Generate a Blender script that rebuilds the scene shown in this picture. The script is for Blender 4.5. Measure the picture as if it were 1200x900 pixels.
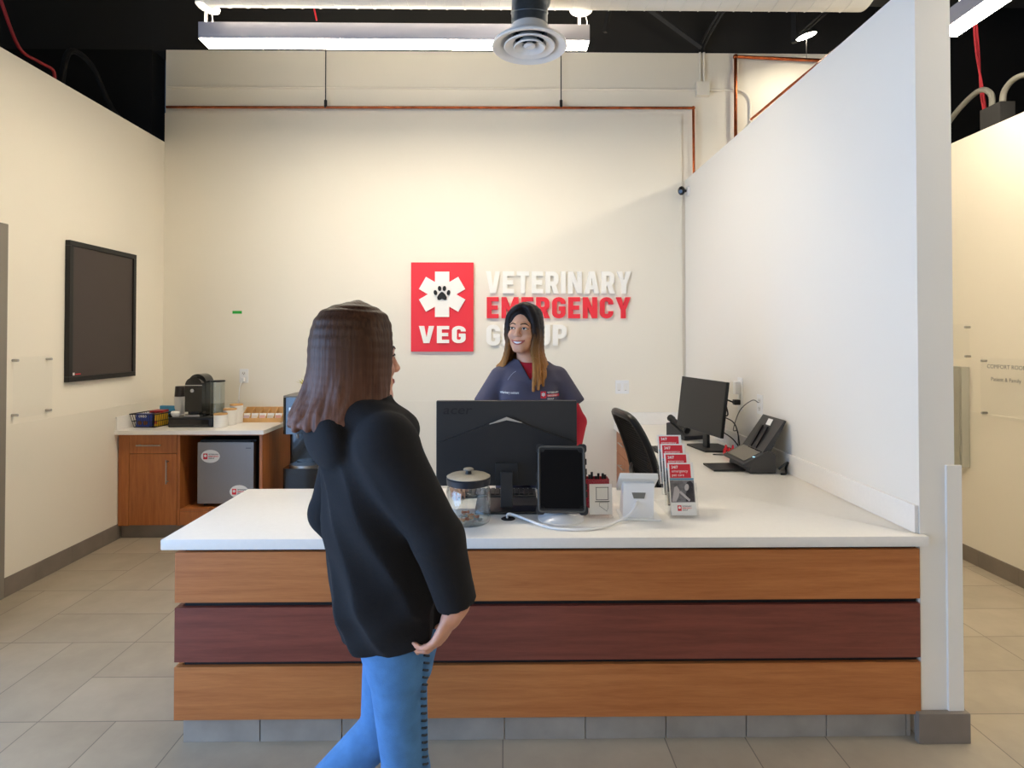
import bpy, bmesh, math, random
import numpy as np
from mathutils import Vector, Matrix, noise as mnoise

for o in list(bpy.data.objects):
    bpy.data.objects.remove(o)
SC = bpy.context.scene
COL = SC.collection
random.seed(4)
PI = math.pi

# ------------------------------------------------------------------ camera
CAMH = 1.506
YAW, PIT, FPX, PCX, PCY = -0.0131, 0.0135, 690.0, 600.0, 388.2
cd = bpy.data.cameras.new('camera')
cam = bpy.data.objects.new('camera', cd)
COL.objects.link(cam)
cam.location = (0, 0, CAMH)
cam.rotation_euler = (PI / 2 + PIT, 0, YAW)
cd.sensor_width = 36.0
cd.lens = FPX / 1200 * 36
cd.shift_x = 0.0
cd.shift_y = -(450 - PCY) / 1200
cd.clip_start = 0.05
SC.camera = cam

# ------------------------------------------------------------------ exposure, world
vs = SC.view_settings
vs.view_transform = 'Standard'
vs.look = 'None'
vs.gamma = 1.0
vs.use_curve_mapping = False
vs.exposure = 0.14
LAMP = 66.0            # strength of the linear pendants
WINDOW_W = 230.0       # daylight through the storefront window
SKYB = 0.10
W = bpy.data.worlds.new('world')
SC.world = W
W.use_nodes = True
W.node_tree.nodes['Background'].inputs[0].default_value = (0.55, 0.72, 1.0, 1)
W.node_tree.nodes['Background'].inputs[1].default_value = SKYB
# daylight entering by the storefront glazing in the left wall, beside the camera
al = bpy.data.lights.new('window_daylight', 'AREA')
al.shape = 'RECTANGLE'
al.size = 4.2
al.size_y = 2.5
al.energy = WINDOW_W
al.color = (0.38, 0.61, 1.0)
alo = bpy.data.objects.new('window_daylight', al)
COL.objects.link(alo)
alo.location = (-3.35, 0.25, 1.35)
alo.rotation_euler = (PI / 2, 0, -PI / 2)

# ------------------------------------------------------------------ helpers: measuring
_rx = PI / 2 + PIT
CM = np.array([[math.cos(YAW), -math.sin(YAW), 0], [math.sin(YAW), math.cos(YAW), 0], [0, 0, 1]]) @ \
     np.array([[1, 0, 0], [0, math.cos(_rx), -math.sin(_rx)], [0, math.sin(_rx), math.cos(_rx)]])


def at(px, py, Y):
    """point seen at (px, py) of the 1200x900 frame on the plane y = Y"""
    d = CM @ np.array([(px - PCX) / FPX, -(py - PCY) / FPX, -1.0])
    t = Y / d[1]
    return Vector((d[0] * t, d[1] * t, CAMH + d[2] * t))


def atz(px, py, z):
    d = CM @ np.array([(px - PCX) / FPX, -(py - PCY) / FPX, -1.0])
    t = (z - CAMH) / d[2]
    return Vector((d[0] * t, d[1] * t, z))


def atx(px, py, x):
    d = CM @ np.array([(px - PCX) / FPX, -(py - PCY) / FPX, -1.0])
    t = x / d[0]
    return Vector((x, d[1] * t, CAMH + d[2] * t))


# ------------------------------------------------------------------ helpers: materials
def lin(c):
    c = c / 255.0
    return c / 12.92 if c <= 0.04045 else ((c + 0.055) / 1.055) ** 2.4


def S(r, g, b):
    return (lin(r), lin(g), lin(b), 1.0)


MATS = {}


def mat(name, col, rough=0.5, metal=0.0, var=0.0, vscale=8.0, bump=0.0, bscale=200.0, emit=None, estr=0.0,
        trans=0.0, ior=1.45, coat=0.0, spec=0.5, stretch=None, alpha=None):
    if name in MATS:
        return MATS[name]
    m = bpy.data.materials.new(name)
    m.use_nodes = True
    nt = m.node_tree
    b = nt.nodes['Principled BSDF']
    b.inputs['Base Color'].default_value = col
    b.inputs['Roughness'].default_value = rough
    b.inputs['Metallic'].default_value = metal
    b.inputs['Transmission Weight'].default_value = trans
    b.inputs['IOR'].default_value = ior
    b.inputs['Coat Weight'].default_value = coat
    b.inputs['Specular IOR Level'].default_value = spec
    if emit:
        b.inputs['Emission Color'].default_value = emit
        b.inputs['Emission Strength'].default_value = estr
    tc = mp = None
    if var or bump:
        tc = nt.nodes.new('ShaderNodeTexCoord')
        mp = nt.nodes.new('ShaderNodeMapping')
        nt.links.new(tc.outputs['Object'], mp.inputs['Vector'])
        if stretch:
            mp.inputs['Scale'].default_value = stretch
    if var:
        n = nt.nodes.new('ShaderNodeTexNoise')
        n.inputs['Scale'].default_value = vscale
        n.inputs['Detail'].default_value = 5
        nt.links.new(mp.outputs[0], n.inputs['Vector'])
        r = nt.nodes.new('ShaderNodeMapRange')
        r.inputs['From Min'].default_value = 0.3
        r.inputs['From Max'].default_value = 0.7
        r.inputs['To Min'].default_value = 1 - var
        r.inputs['To Max'].default_value = 1 + var
        nt.links.new(n.outputs['Fac'], r.inputs['Value'])
        x = nt.nodes.new('ShaderNodeVectorMath')
        x.operation = 'SCALE'
        x.inputs[0].default_value = col[:3]
        nt.links.new(r.outputs[0], x.inputs['Scale'])
        nt.links.new(x.outputs[0], b.inputs['Base Color'])
    if bump:
        n2 = nt.nodes.new('ShaderNodeTexNoise')
        n2.inputs['Scale'].default_value = bscale
        n2.inputs['Detail'].default_value = 3
        nt.links.new(mp.outputs[0], n2.inputs['Vector'])
        bp = nt.nodes.new('ShaderNodeBump')
        bp.inputs['Strength'].default_value = bump
        bp.inputs['Distance'].default_value = 0.004
        nt.links.new(n2.outputs['Fac'], bp.inputs['Height'])
        nt.links.new(bp.outputs[0], b.inputs['Normal'])
    MATS[name] = m
    return m


def wood(name, c1, c2, axis='X', rough=0.38):
    """straight-grained veneer: grain runs along the given axis"""
    m = bpy.data.materials.new(name)
    m.use_nodes = True
    nt = m.node_tree
    b = nt.nodes['Principled BSDF']
    tc = nt.nodes.new('ShaderNodeTexCoord')
    mp = nt.nodes.new('ShaderNodeMapping')
    sc = {'X': (0.8, 14, 14), 'Y': (14, 0.8, 14), 'Z': (14, 14, 0.8)}[axis]
    mp.inputs['Scale'].default_value = sc
    n = nt.nodes.new('ShaderNodeTexNoise')
    n.inputs['Scale'].default_value = 3.0
    n.inputs['Detail'].default_value = 8
    n.inputs['Roughness'].default_value = 0.65
    n.inputs['Distortion'].default_value = 0.4
    n2 = nt.nodes.new('ShaderNodeTexNoise')
    n2.inputs['Scale'].default_value = 26.0
    n2.inputs['Detail'].default_value = 3
    mx = nt.nodes.new('ShaderNodeMath')
    mx.operation = 'MULTIPLY_ADD'
    mx.inputs[1].default_value = 0.25
    cr = nt.nodes.new('ShaderNodeValToRGB')
    cr.color_ramp.elements[0].position = 0.42
    cr.color_ramp.elements[1].position = 0.78
    cr.color_ramp.elements[0].color = c1
    cr.color_ramp.elements[1].color = c2
    nt.links.new(tc.outputs['Object'], mp.inputs['Vector'])
    nt.links.new(mp.outputs[0], n.inputs['Vector'])
    nt.links.new(mp.outputs[0], n2.inputs['Vector'])
    nt.links.new(n2.outputs['Fac'], mx.inputs[0])
    nt.links.new(n.outputs['Fac'], mx.inputs[2])
    nt.links.new(mx.outputs[0], cr.inputs[0])
    nt.links.new(cr.outputs[0], b.inputs['Base Color'])
    b.inputs['Roughness'].default_value = rough
    MATS[name] = m
    return m


def tile_material():
    """12 x 24 inch porcelain laid in a basket weave of two-tile squares"""
    m = bpy.data.materials.new('floor_tile')
    m.use_nodes = True
    nt = m.node_tree
    L = nt.links.new
    b = nt.nodes['Principled BSDF']
    g = nt.nodes.new('ShaderNodeNewGeometry')
    sp = nt.nodes.new('ShaderNodeSeparateXYZ')
    L(g.outputs['Position'], sp.inputs[0])

    def M(op, a, c=None, d=None):
        n = nt.nodes.new('ShaderNodeMath')
        n.operation = op
        for i, v in enumerate((a, c, d)):
            if v is None:
                continue
            if isinstance(v, (int, float)):
                n.inputs[i].default_value = v
            else:
                L(v, n.inputs[i])
        return n.outputs[0]
    u = M('DIVIDE', M('ADD', sp.outputs[0], 1.835 + 0.61 * 20), 0.61)
    v = M('DIVIDE', M('ADD', sp.outputs[1], -2.362 + 0.61 * 20), 0.61)
    iu, iv = M('FLOOR', u), M('FLOOR', v)
    fu, fv = M('SUBTRACT', u, iu), M('SUBTRACT', v, iv)
    par = M('MODULO', M('ADD', iu, iv), 2.0)          # 1: split in x, 0: split in y

    def edge(f):   # distance to cell edge
        return M('MINIMUM', f, M('SUBTRACT', 1.0, f))

    def mid(f):
        return M('ABSOLUTE', M('SUBTRACT', f, 0.5))
    e = M('MINIMUM', edge(fu), edge(fv))
    s = M('ADD', M('MULTIPLY', par, mid(fu)), M('MULTIPLY', M('SUBTRACT', 1.0, par), mid(fv)))
    d = M('MINIMUM', e, s)
    grout = M('LESS_THAN', d, 0.0036)
    half = M('ADD', M('MULTIPLY', par, M('GREATER_THAN', fu, 0.5)),
             M('MULTIPLY', M('SUBTRACT', 1.0, par), M('GREATER_THAN', fv, 0.5)))
    cb = nt.nodes.new('ShaderNodeCombineXYZ')
    L(iu, cb.inputs[0]); L(iv, cb.inputs[1]); L(half, cb.inputs[2])
    wn = nt.nodes.new('ShaderNodeTexWhiteNoise')
    wn.noise_dimensions = '3D'
    L(cb.outputs[0], wn.inputs['Vector'])
    add = nt.nodes.new('ShaderNodeVectorMath')
    add.operation = 'MULTIPLY_ADD'
    L(cb.outputs[0], add.inputs[0])
    add.inputs[1].default_value = (3.7, 5.1, 9.3)
    L(g.outputs['Position'], add.inputs[2])
    n = nt.nodes.new('ShaderNodeTexNoise')
    n.inputs['Scale'].default_value = 4.5
    n.inputs['Detail'].default_value = 7
    n.inputs['Roughness'].default_value = 0.62
    L(add.outputs[0], n.inputs['Vector'])
    val = M('ADD', M('MULTIPLY', n.outputs['Fac'], 0.75), M('MULTIPLY', wn.outputs['Value'], 0.2))
    cr = nt.nodes.new('ShaderNodeValToRGB')
    cr.color_ramp.elements[0].position = 0.2
    cr.color_ramp.elements[0].color = S(152, 140, 122)
    cr.color_ramp.elements[1].position = 0.75
    cr.color_ramp.elements[1].color = S(180, 167, 147)
    L(val, cr.inputs[0])
    mx = nt.nodes.new('ShaderNodeMix')
    mx.data_type = 'RGBA'
    L(grout, mx.inputs['Factor'])
    L(cr.outputs[0], mx.inputs['A'])
    mx.inputs['B'].default_value = S(116, 107, 96)
    L(mx.outputs['Result'], b.inputs['Base Color'])
    b.inputs['Roughness'].default_value = 0.42
    return m


M_WALL = mat('warm_white_paint', S(238, 231, 216), 0.6, bump=0.06, bscale=260)
M_WALLP = mat('partition_paint', S(236, 232, 224), 0.55, bump=0.05, bscale=260)
M_GUARD = mat('wall_guard_sheet', S(236, 229, 214), 0.35)
M_DARK = mat('black_plenum_paint', S(36, 35, 34), 0.9)
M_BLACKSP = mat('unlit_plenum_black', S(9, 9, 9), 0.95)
M_BASE = mat('base_tile', S(126, 116, 106), 0.5, var=0.10, vscale=7)
M_KICK = mat('kick_tile', S(152, 146, 138), 0.5, var=0.12, vscale=9)
M_FLOOR = tile_material()
M_QUARTZ = mat('white_quartz', S(240, 236, 230), 0.28, var=0.015, vscale=60)
M_WOOD = wood('maple_veneer_across', S(164, 96, 50), S(190, 122, 68), 'X')
M_WOODZ = wood('maple_veneer_upright', S(150, 84, 40), S(180, 110, 58), 'Z')
M_CHERRY = wood('dark_cherry_veneer', S(104, 50, 40), S(130, 68, 54), 'X')
M_REVEAL = mat('black_reveal', S(22, 20, 22), 0.6)
M_STEEL = mat('brushed_steel', S(178, 176, 172), 0.32, metal=1.0)
M_FRIDGE = mat('fridge_steel', S(146, 138, 132), 0.42, metal=0.75, var=0.05, vscale=30, stretch=(40, 40, 1))
M_BLK = mat('black_plastic', S(22, 22, 23), 0.42)
M_BLKG = mat('gloss_black_plastic', S(13, 13, 14), 0.12, coat=0.4)
M_BLKM = mat('matt_black_plastic', S(32, 32, 33), 0.62)
M_GRAPH = mat('graphite_plastic', S(52, 51, 52), 0.5)
M_SCREEN = mat('dark_screen', S(10, 11, 15), 0.4, spec=0.06)
M_SCREENM = mat('matt_screen', S(34, 33, 32), 0.45)
M_WHITE = mat('white_plastic', S(238, 238, 238), 0.3)
M_WHITEM = mat('white_enamel', S(232, 230, 226), 0.45)
M_PAPER = mat('white_paper', S(242, 240, 236), 0.7)
M_RED = mat('sign_red', S(238, 52, 66), 0.45)
M_REDP = mat('print_red', S(222, 48, 62), 0.5)
M_INK = mat('black_ink', S(24, 24, 26), 0.6)
M_GREYINK = mat('grey_print', S(104, 104, 106), 0.6)
M_COPPER = mat('copper_pipe', S(178, 96, 58), 0.3, metal=1.0, var=0.35, vscale=14)
M_GALV = mat('galvanised_duct', S(120, 128, 136), 0.34, metal=0.9, var=0.15, vscale=20)
M_LITEGREY = mat('light_grey_metal', S(186, 184, 178), 0.45)
M_GREYM = mat('grey_door_paint', S(132, 126, 116), 0.5)


def clear(name, tint, lo, hi, rough=0.03):
    """thin clear sheet: see-through face on, glossier at grazing angles"""
    m = bpy.data.materials.new(name)
    m.use_nodes = True
    nt = m.node_tree
    nt.nodes.clear()
    out = nt.nodes.new('ShaderNodeOutputMaterial')
    mx = nt.nodes.new('ShaderNodeMixShader')
    tr = nt.nodes.new('ShaderNodeBsdfTransparent')
    gl = nt.nodes.new('ShaderNodeBsdfGlossy')
    lw = nt.nodes.new('ShaderNodeLayerWeight')
    mr = nt.nodes.new('ShaderNodeMapRange')
    pw = nt.nodes.new('ShaderNodeMath')
    pw.operation = 'POWER'
    pw.inputs[1].default_value = 4.0
    lw.inputs['Blend'].default_value = 0.5
    tr.inputs[0].default_value = tint
    gl.inputs['Roughness'].default_value = rough
    mr.inputs['To Min'].default_value = lo
    mr.inputs['To Max'].default_value = hi
    nt.links.new(lw.outputs['Facing'], pw.inputs[0])
    nt.links.new(pw.outputs[0], mr.inputs['Value'])
    nt.links.new(mr.outputs[0], mx.inputs[0])
    nt.links.new(tr.outputs[0], mx.inputs[1])
    nt.links.new(gl.outputs[0], mx.inputs[2])
    nt.links.new(mx.outputs[0], out.inputs[0])
    MATS[name] = m
    return m


M_ACR = clear('clear_acrylic', (0.988, 0.991, 0.993, 1), 0.012, 0.3)
M_GLASS = clear('clear_glass', (0.93, 0.955, 0.96, 1), 0.05, 0.75)
M_LAMP = mat('lamp_diffuser', (1, 1, 1, 1), 0.5, emit=(1.0, 0.885, 0.70, 1), estr=LAMP)
M_LAMPUP = mat('lamp_uplight', (1, 1, 1, 1), 0.5, emit=(1.0, 0.87, 0.66, 1), estr=LAMP * 0.65)
M_REDW = mat('red_cable', S(196, 42, 56), 0.5)
M_BAMBOO = mat('bamboo', S(206, 160, 100), 0.5, var=0.08, vscale=20)

# ------------------------------------------------------------------ helpers: geometry
class MB:
    def __init__(s):
        s.bm = bmesh.new()
        s.mi = 0
        s.bev = False

    def _mark(s, faces):
        for f in faces:
            f.material_index = s.mi

    def box(s, x0, x1, y0, y1, z0, z1, bev=0.0, seg=2, mtx=None):
        r = bmesh.ops.create_cube(s.bm, size=1.0)
        vs_ = r['verts']
        bmesh.ops.scale(s.bm, vec=(abs(x1 - x0), abs(y1 - y0), abs(z1 - z0)), verts=vs_)
        bmesh.ops.translate(s.bm, vec=((x0 + x1) / 2, (y0 + y1) / 2, (z0 + z1) / 2), verts=vs_)
        fs = {f for v in vs_ for f in v.link_faces}
        s._mark(fs)
        if bev > 0:
            s.bev = True
            es = list({e for v in vs_ for e in v.link_edges})
            r2 = bmesh.ops.bevel(s.bm, geom=es, offset=bev, segments=seg, profile=0.5, affect='EDGES')
            s._mark(r2['faces'])
            vs_ = list({v for f in r2['faces'] for v in f.verts} | {v for v in vs_ if v.is_valid})
        if mtx is not None:
            bmesh.ops.transform(s.bm, matrix=mtx, verts=[v for v in vs_ if v.is_valid])
        return s

    def tube(s, pts, r, seg=10, caps=True, closed=False):
        """swept tube through the points; r a number or a list"""
        pts = [Vector(p) for p in pts]
        n = len(pts)
        rs = r if isinstance(r, (list, tuple)) else [r] * n
        rings = []
        prev = None
        for i, p in enumerate(pts):
            if closed:
                t = (pts[(i + 1) % n] - pts[i - 1])
            else:
                t = pts[min(i + 1, n - 1)] - pts[max(i - 1, 0)]
            t = t.normalized() if t.length > 1e-9 else Vector((0, 0, 1))
            if prev is None:
                a = Vector((0, 0, 1)) if abs(t.z) < 0.9 else Vector((1, 0, 0))
                x = t.cross(a).normalized()
            else:
                x = prev - t * prev.dot(t)
                x = x.normalized() if x.length > 1e-6 else t.orthogonal().normalized()
            prev = x
            y = t.cross(x)
            rings.append([s.bm.verts.new(p + (x * math.cos(2 * PI * k / seg) + y * math.sin(2 * PI * k / seg)) * rs[i])
                          for k in range(seg)])
        m = n if closed else n - 1
        for i in range(m):
            a, b = rings[i], rings[(i + 1) % n]
            for k in range(seg):
                f = s.bm.faces.new((a[k], a[(k + 1) % seg], b[(k + 1) % seg], b[k]))
                f.material_index = s.mi
        if caps and not closed:
            for rg in (rings[0], rings[-1]):
                f = s.bm.faces.new(rg)
                f.material_index = s.mi
        return s

    def cyl(s, p0, p1, r0, r1=None, seg=24):
        return s.tube([p0, p1], [r0, r0 if r1 is None else r1], seg)

    def lathe(s, prof, c=(0, 0, 0), seg=32, mtx=None, close=False):
        """prof: (r, z) pairs, turned about the z axis"""
        c = Vector(c)
        rings = []
        allv = []
        for r, z in prof:
            if r < 1e-6:
                v = s.bm.verts.new(c + Vector((0, 0, z)))
                rings.append([v])
                allv.append(v)
            else:
                rg = [s.bm.verts.new(c + Vector((r * math.cos(2 * PI * k / seg), r * math.sin(2 * PI * k / seg), z)))
                      for k in range(seg)]
                rings.append(rg)
                allv += rg
        pairs = list(zip(rings, rings[1:]))
        if close:
            pairs.append((rings[-1], rings[0]))
        for a, b in pairs:
            for k in range(seg):
                k2 = (k + 1) % seg
                if len(a) == 1 and len(b) == 1:
                    continue
                if len(a) == 1:
                    f = s.bm.faces.new((a[0], b[k2], b[k]))
                elif len(b) == 1:
                    f = s.bm.faces.new((a[k], a[k2], b[0]))
                else:
                    f = s.bm.faces.new((a[k], a[k2], b[k2], b[k]))
                f.material_index = s.mi
        if mtx is not None:
            bmesh.ops.transform(s.bm, matrix=mtx, verts=allv)
        return s

    def prism(s, poly, o, u, v, depth):
        """polygon (u, v coordinates) in the plane o + a*u + b*v, given thickness along n = u x v (towards +n)"""
        o, u, v = Vector(o), Vector(u), Vector(v)
        n = u.cross(v).normalized() * depth
        lo = [s.bm.verts.new(o + u * a + v * b) for a, b in poly]
        hi = [s.bm.verts.new(o + u * a + v * b + n) for a, b in poly]
        fs = [s.bm.faces.new(hi), s.bm.faces.new(lo[::-1])]
        k = len(poly)
        for i in range(k):
            fs.append(s.bm.faces.new((lo[i], lo[(i + 1) % k], hi[(i + 1) % k], hi[i])))
        s._mark(fs)
        if k > 4:
            for f in fs[:2]:
                f.normal_update()
            r = bmesh.ops.triangulate(s.bm, faces=fs[:2], ngon_method='EAR_CLIP')
            s._mark(r['faces'])
        return s

    def ell(s, c, r, seg=20, rings=12, mtx=None):
        prof = [(math.sin(PI * i / rings), -math.cos(PI * i / rings)) for i in range(rings + 1)]
        prof[0] = (0, -1); prof[-1] = (0, 1)
        t = Matrix.Translation(c) @ (mtx if mtx is not None else Matrix.Identity(4)) @ Matrix.Diagonal((*r, 1))
        return s.lathe(prof, (0, 0, 0), seg, t)

    def text(s, body, o, u, v, size, depth=0.0006, bold=0.0, align='LEFT', width=None, shear=0.0):
        cu = bpy.data.curves.new('t', 'FONT')
        cu.body = body
        cu.size = size
        cu.align_x = align
        cu.offset = bold * size
        cu.shear = shear
        cu.resolution_u = 3
        ob = bpy.data.objects.new('t', cu)
        me = bpy.data.meshes.new_from_object(ob)
        o, u, v = Vector(o), Vector(u).normalized(), Vector(v).normalized()
        n = u.cross(v).normalized()
        sx = 1.0
        if width and len(me.vertices):
            xs = [w.co.x for w in me.vertices]
            sx = width / max(max(xs) - min(xs), 1e-6)
        vm = [s.bm.verts.new(o + u * w.co.x * sx + v * w.co.y + n * depth) for w in me.vertices]
        for p in me.polygons:
            try:
                f = s.bm.faces.new([vm[i] for i in p.vertices])
                f.material_index = s.mi
            except ValueError:
                pass
        bpy.data.objects.remove(ob)
        bpy.data.curves.remove(cu)
        bpy.data.meshes.remove(me)
        return s

    def xf(s, mtx):
        bmesh.ops.transform(s.bm, matrix=mtx, verts=s.bm.verts[:])
        return s

    def build(s, name, mats, parent=None, smooth=35, recalc=True):
        if recalc:
            bmesh.ops.recalc_face_normals(s.bm, faces=s.bm.faces[:])
        me = bpy.data.meshes.new(name)
        loc = Vector((0, 0, 0))
        if parent is None and len(s.bm.verts):
            co = [v.co for v in s.bm.verts]
            loc = Vector(((min(c.x for c in co) + max(c.x for c in co)) / 2,
                          (min(c.y for c in co) + max(c.y for c in co)) / 2, min(c.z for c in co)))
            bmesh.ops.translate(s.bm, vec=-loc, verts=s.bm.verts[:])
        s.bm.to_mesh(me)
        s.bm.free()
        if not isinstance(mats, (list, tuple)):
            mats = [mats]
        for m in mats:
            me.materials.append(m)
        if smooth:
            me.polygons.foreach_set('use_smooth', [True] * len(me.polygons))
            me.set_sharp_from_angle(angle=math.radians(smooth))
        o = bpy.data.objects.new(name, me)
        COL.objects.link(o)
        o.location = loc
        if s.bev:
            w = o.modifiers.new('weighted', 'WEIGHTED_NORMAL')
            w.keep_sharp = True
        if parent is not None:
            o.parent = parent
        return o


def tag(o, label, cat, group=None):
    o['label'] = label
    o['category'] = cat
    if group:
        o['group'] = group
    return o


def thing(name, label, cat, loc=(0, 0, 0), rz=0.0, group=None):
    o = bpy.data.objects.new(name, None)
    COL.objects.link(o)
    o.empty_display_size = 0.05
    o.location = loc
    o.rotation_euler = (0, 0, rz)
    return tag(o, label, cat, group)


def struct(o):
    o['kind'] = 'structure'
    return o


def children(o):
    return [c for c in bpy.data.objects if c.parent == o]


def copy_tree(o, parent=None):
    c = o.copy()
    COL.objects.link(c)
    if parent is not None:
        c.parent = parent
    for ch in children(o):
        copy_tree(ch, c)
    return c


def arc(cx, cy, r, a0, a1, n=8):
    return [(cx + r * math.cos(math.radians(a0 + (a1 - a0) * i / n)), cy + r * math.sin(math.radians(a0 + (a1 - a0) * i / n)))
            for i in range(n + 1)]


def rrect(w, h, r, n=5):
    return arc(w / 2 - r, h / 2 - r, r, 0, 90, n) + arc(-w / 2 + r, h / 2 - r, r, 90, 180, n) + \
        arc(-w / 2 + r, -h / 2 + r, r, 180, 270, n) + arc(w / 2 - r, -h / 2 + r, r, 270, 360, n)


def spline(pts, n=6):
    """Catmull-Rom through points"""
    pts = [Vector(p) for p in pts]
    out = []
    for i in range(len(pts) - 1):
        p0, p1, p2, p3 = pts[max(i - 1, 0)], pts[i], pts[i + 1], pts[min(i + 2, len(pts) - 1)]
        for k in range(n):
            t = k / n
            out.append(0.5 * ((2 * p1) + (p2 - p0) * t + (2 * p0 - 5 * p1 + 4 * p2 - p3) * t * t +
                              (3 * p1 - p0 - 3 * p2 + p3) * t ** 3))
    out.append(pts[-1])
    return out


EX, EY, EZ = Vector((1, 0, 0)), Vector((0, 1, 0)), Vector((0, 0, 1))

# ================================================================== STRUCTURE
XL, XP, XP2, XR, YB = -2.92, 1.57, 1.725, 3.15, 5.09
ZL, ZP, ZB, ZC = 3.20, 2.885, 4.005, 5.3


def sbox(name, m, *a, **k):
    return struct(MB().box(*a, **k).build(name, m))


sbox('floor', M_FLOOR, -5.4, 6.2, -4.2, 5.4, -0.1, 0.0)
# back wall: full height white wall with a furred-out sheet below the pipe line
b = MB().box(XL, XR + .12, YB, YB + 0.15, 0, ZB)
b.box(XL, 1.545, YB - 0.012, YB, 0, 3.452)
struct(b.build('wall_back', M_WALL))
b = MB().box(-5.4, XR + .12, YB + 0.02, YB + 0.2, ZB, ZC)
struct(b.build('wall_back_upper', M_DARK))
b = MB().box(-5.4, XL - 0.12, YB, YB + 0.2, 0, ZB)
struct(b.build('wall_back_left', M_BLACKSP))
struct(MB().box(XR + .12, 6.2, YB, YB + 0.2, 0, ZC).build('wall_back_right', M_BLACKSP))
# left wall with door opening and storefront window opening
b = MB()
DY0, DY1, DZ = 2.50, 3.43, 2.13
WY0, WY1, WZ0, WZ1 = -1.9, 2.36, 0.1, 2.6
b.box(XL - 0.12, XL, DY1, YB, 0, ZL)
b.box(XL - 0.12, XL, WY1, DY0, 0, ZL)
b.box(XL - 0.12, XL, DY0, DY1, DZ, ZL)
b.box(XL - 0.12, XL, WY0, WY1, WZ1, ZL)
b.box(XL - 0.12, XL, WY0, WY1, 0, WZ0)
b.box(XL - 0.12, XL, -4.1, WY0, 0, ZL)
struct(b.build('wall_left', M_WALL))
# partition beside the desk
b = MB().box(XP, XP2 - 0.02, 2.215, YB - 0.012, 0, ZP)
struct(b.build('wall_partition', M_WALLP))
b = MB().box(XR, XR + 0.12, 0.4, YB, 0, ZP)
struct(b.build('wall_right', M_WALL))
sbox('wall_front', M_WALL, -5.4, 6.2, -4.2, -4.1, 0, ZC)
sbox('wall_outer_left', M_BLACKSP, -5.4, -5.3, 2.0, 5.3, 0, ZC)
sbox('wall_outer_right', M_BLACKSP, 6.1, 6.2, -4.2, 5.3, 0, ZC)
sbox('ceiling', M_DARK, -5.4, 6.2, -4.2, 5.4, ZC, ZC + 0.1)
b = MB()
for y0, y1 in ((DY1 + 0.055, 3.715), (3.717, 4.02), (4.022, 4.325), (4.327, 4.52)):
    b.box(XL, XL + 0.012, y0, y1, 0, 0.112, bev=0.001)
b.box(XL, XL + 0.012, WY1, DY0 - 0.05, 0, 0.112, bev=0.001)
struct(b.build('baseboard_left', M_BASE))
b = MB()
for i in range(15):
    b.box(XR - 0.014, XR, 0.52 + 0.305 * i, 0.823 + 0.305 * i, 0, 0.105, bev=0.001)
struct(b.build('baseboard_right', M_BASE))
# tile base round the end of the partition
b = MB()
b.box(XP - 0.028, XP2 + 0.012, 2.188, 2.215, 0, 0.112, bev=0.003)
b.box(XP2 - 0.02, XP2 + 0.012, 2.215, 5.07, 0, 0.112)
struct(b.build('baseboard_partition', M_BASE))
# clear corner guard on the partition end, wall guard sheets
struct(MB().box(1.668, XP2, 2.205, 2.215, 0.112, 1.03).build('trim_1', M_WALLP))
struct(MB().box(XL, 0.93, YB - 0.016, YB - 0.012, 0.1, 0.975).build('trim_2', M_GUARD))
struct(MB().box(XL, XL + 0.004, DY1 + 0.06, YB - 0.012, 0.112, 1.0).build('trim_3', M_GUARD))
struct(MB().box(XR - 0.004, XR, 0.4, YB, 0.105, 1.02).build('trim_4', M_GUARD))
# door in left wall: frame and leaf
b = MB()
for y0, y1 in ((DY1 - 0.02, DY1 + 0.05), (DY0 - 0.05, DY0 + 0.02)):
    b.box(XL - 0.12, XL + 0.016, y0, y1, 0, DZ + 0.05, bev=0.003)
b.box(XL - 0.12, XL + 0.016, DY0 + 0.02, DY1 - 0.02, DZ, DZ + 0.05, bev=0.003)
dr = struct(b.build('door_1', M_GREYM))
lf = MB().box(-0.10, -0.055, DY0 + 0.022 - dr.location.y, DY1 - 0.022 - dr.location.y, 0.008, DZ - 0.003, bev=0.003).build('door_leaf', M_GREYM, dr)
MB().cyl((-0.05, DY0 + 0.1 - dr.location.y, 1.0), (0.03, DY0 + 0.1 - dr.location.y, 1.0), 0.012).cyl((0.03, DY0 + 0.09 - dr.location.y, 1.0), (0.03, DY0 + 0.22 - dr.location.y, 1.0), 0.01).build('door_handle', M_STEEL, lf)
# storefront window mullions
b = MB()
for y in (WY0 + 0.03, -0.48, 0.94, WY1 - 0.03):
    b.box(XL - 0.1, XL - 0.02, y - 0.03, y + 0.03, WZ0, WZ1)
b.box(XL - 0.1, XL - 0.02, WY0, WY1, WZ0, WZ0 + 0.06)
b.box(XL - 0.1, XL - 0.02, WY0, WY1, WZ1 - 0.06, WZ1)
struct(b.build('window_1', M_LITEGREY))

# ================================================================== RECEPTION DESK
DX0, DX1, DYF, DYBK, DH = -1.219, 1.565, 2.206, 2.915, 0.77
desk = thing('reception_desk', 'wood-panelled reception desk across the front, with black reveals between three boards', 'reception desk', (0.17, 2.55, 0))
dl = Vector(desk.location)


def L(o, v):
    return Vector(v) - Vector(o.location)


def lbox(mb, root, x0, x1, y0, y1, z0, z1, bev=0.0, seg=2):
    c = root.location
    return mb.box(x0 - c.x, x1 - c.x, y0 - c.y, y1 - c.y, z0 - c.z, z1 - c.z, bev, seg)


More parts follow.
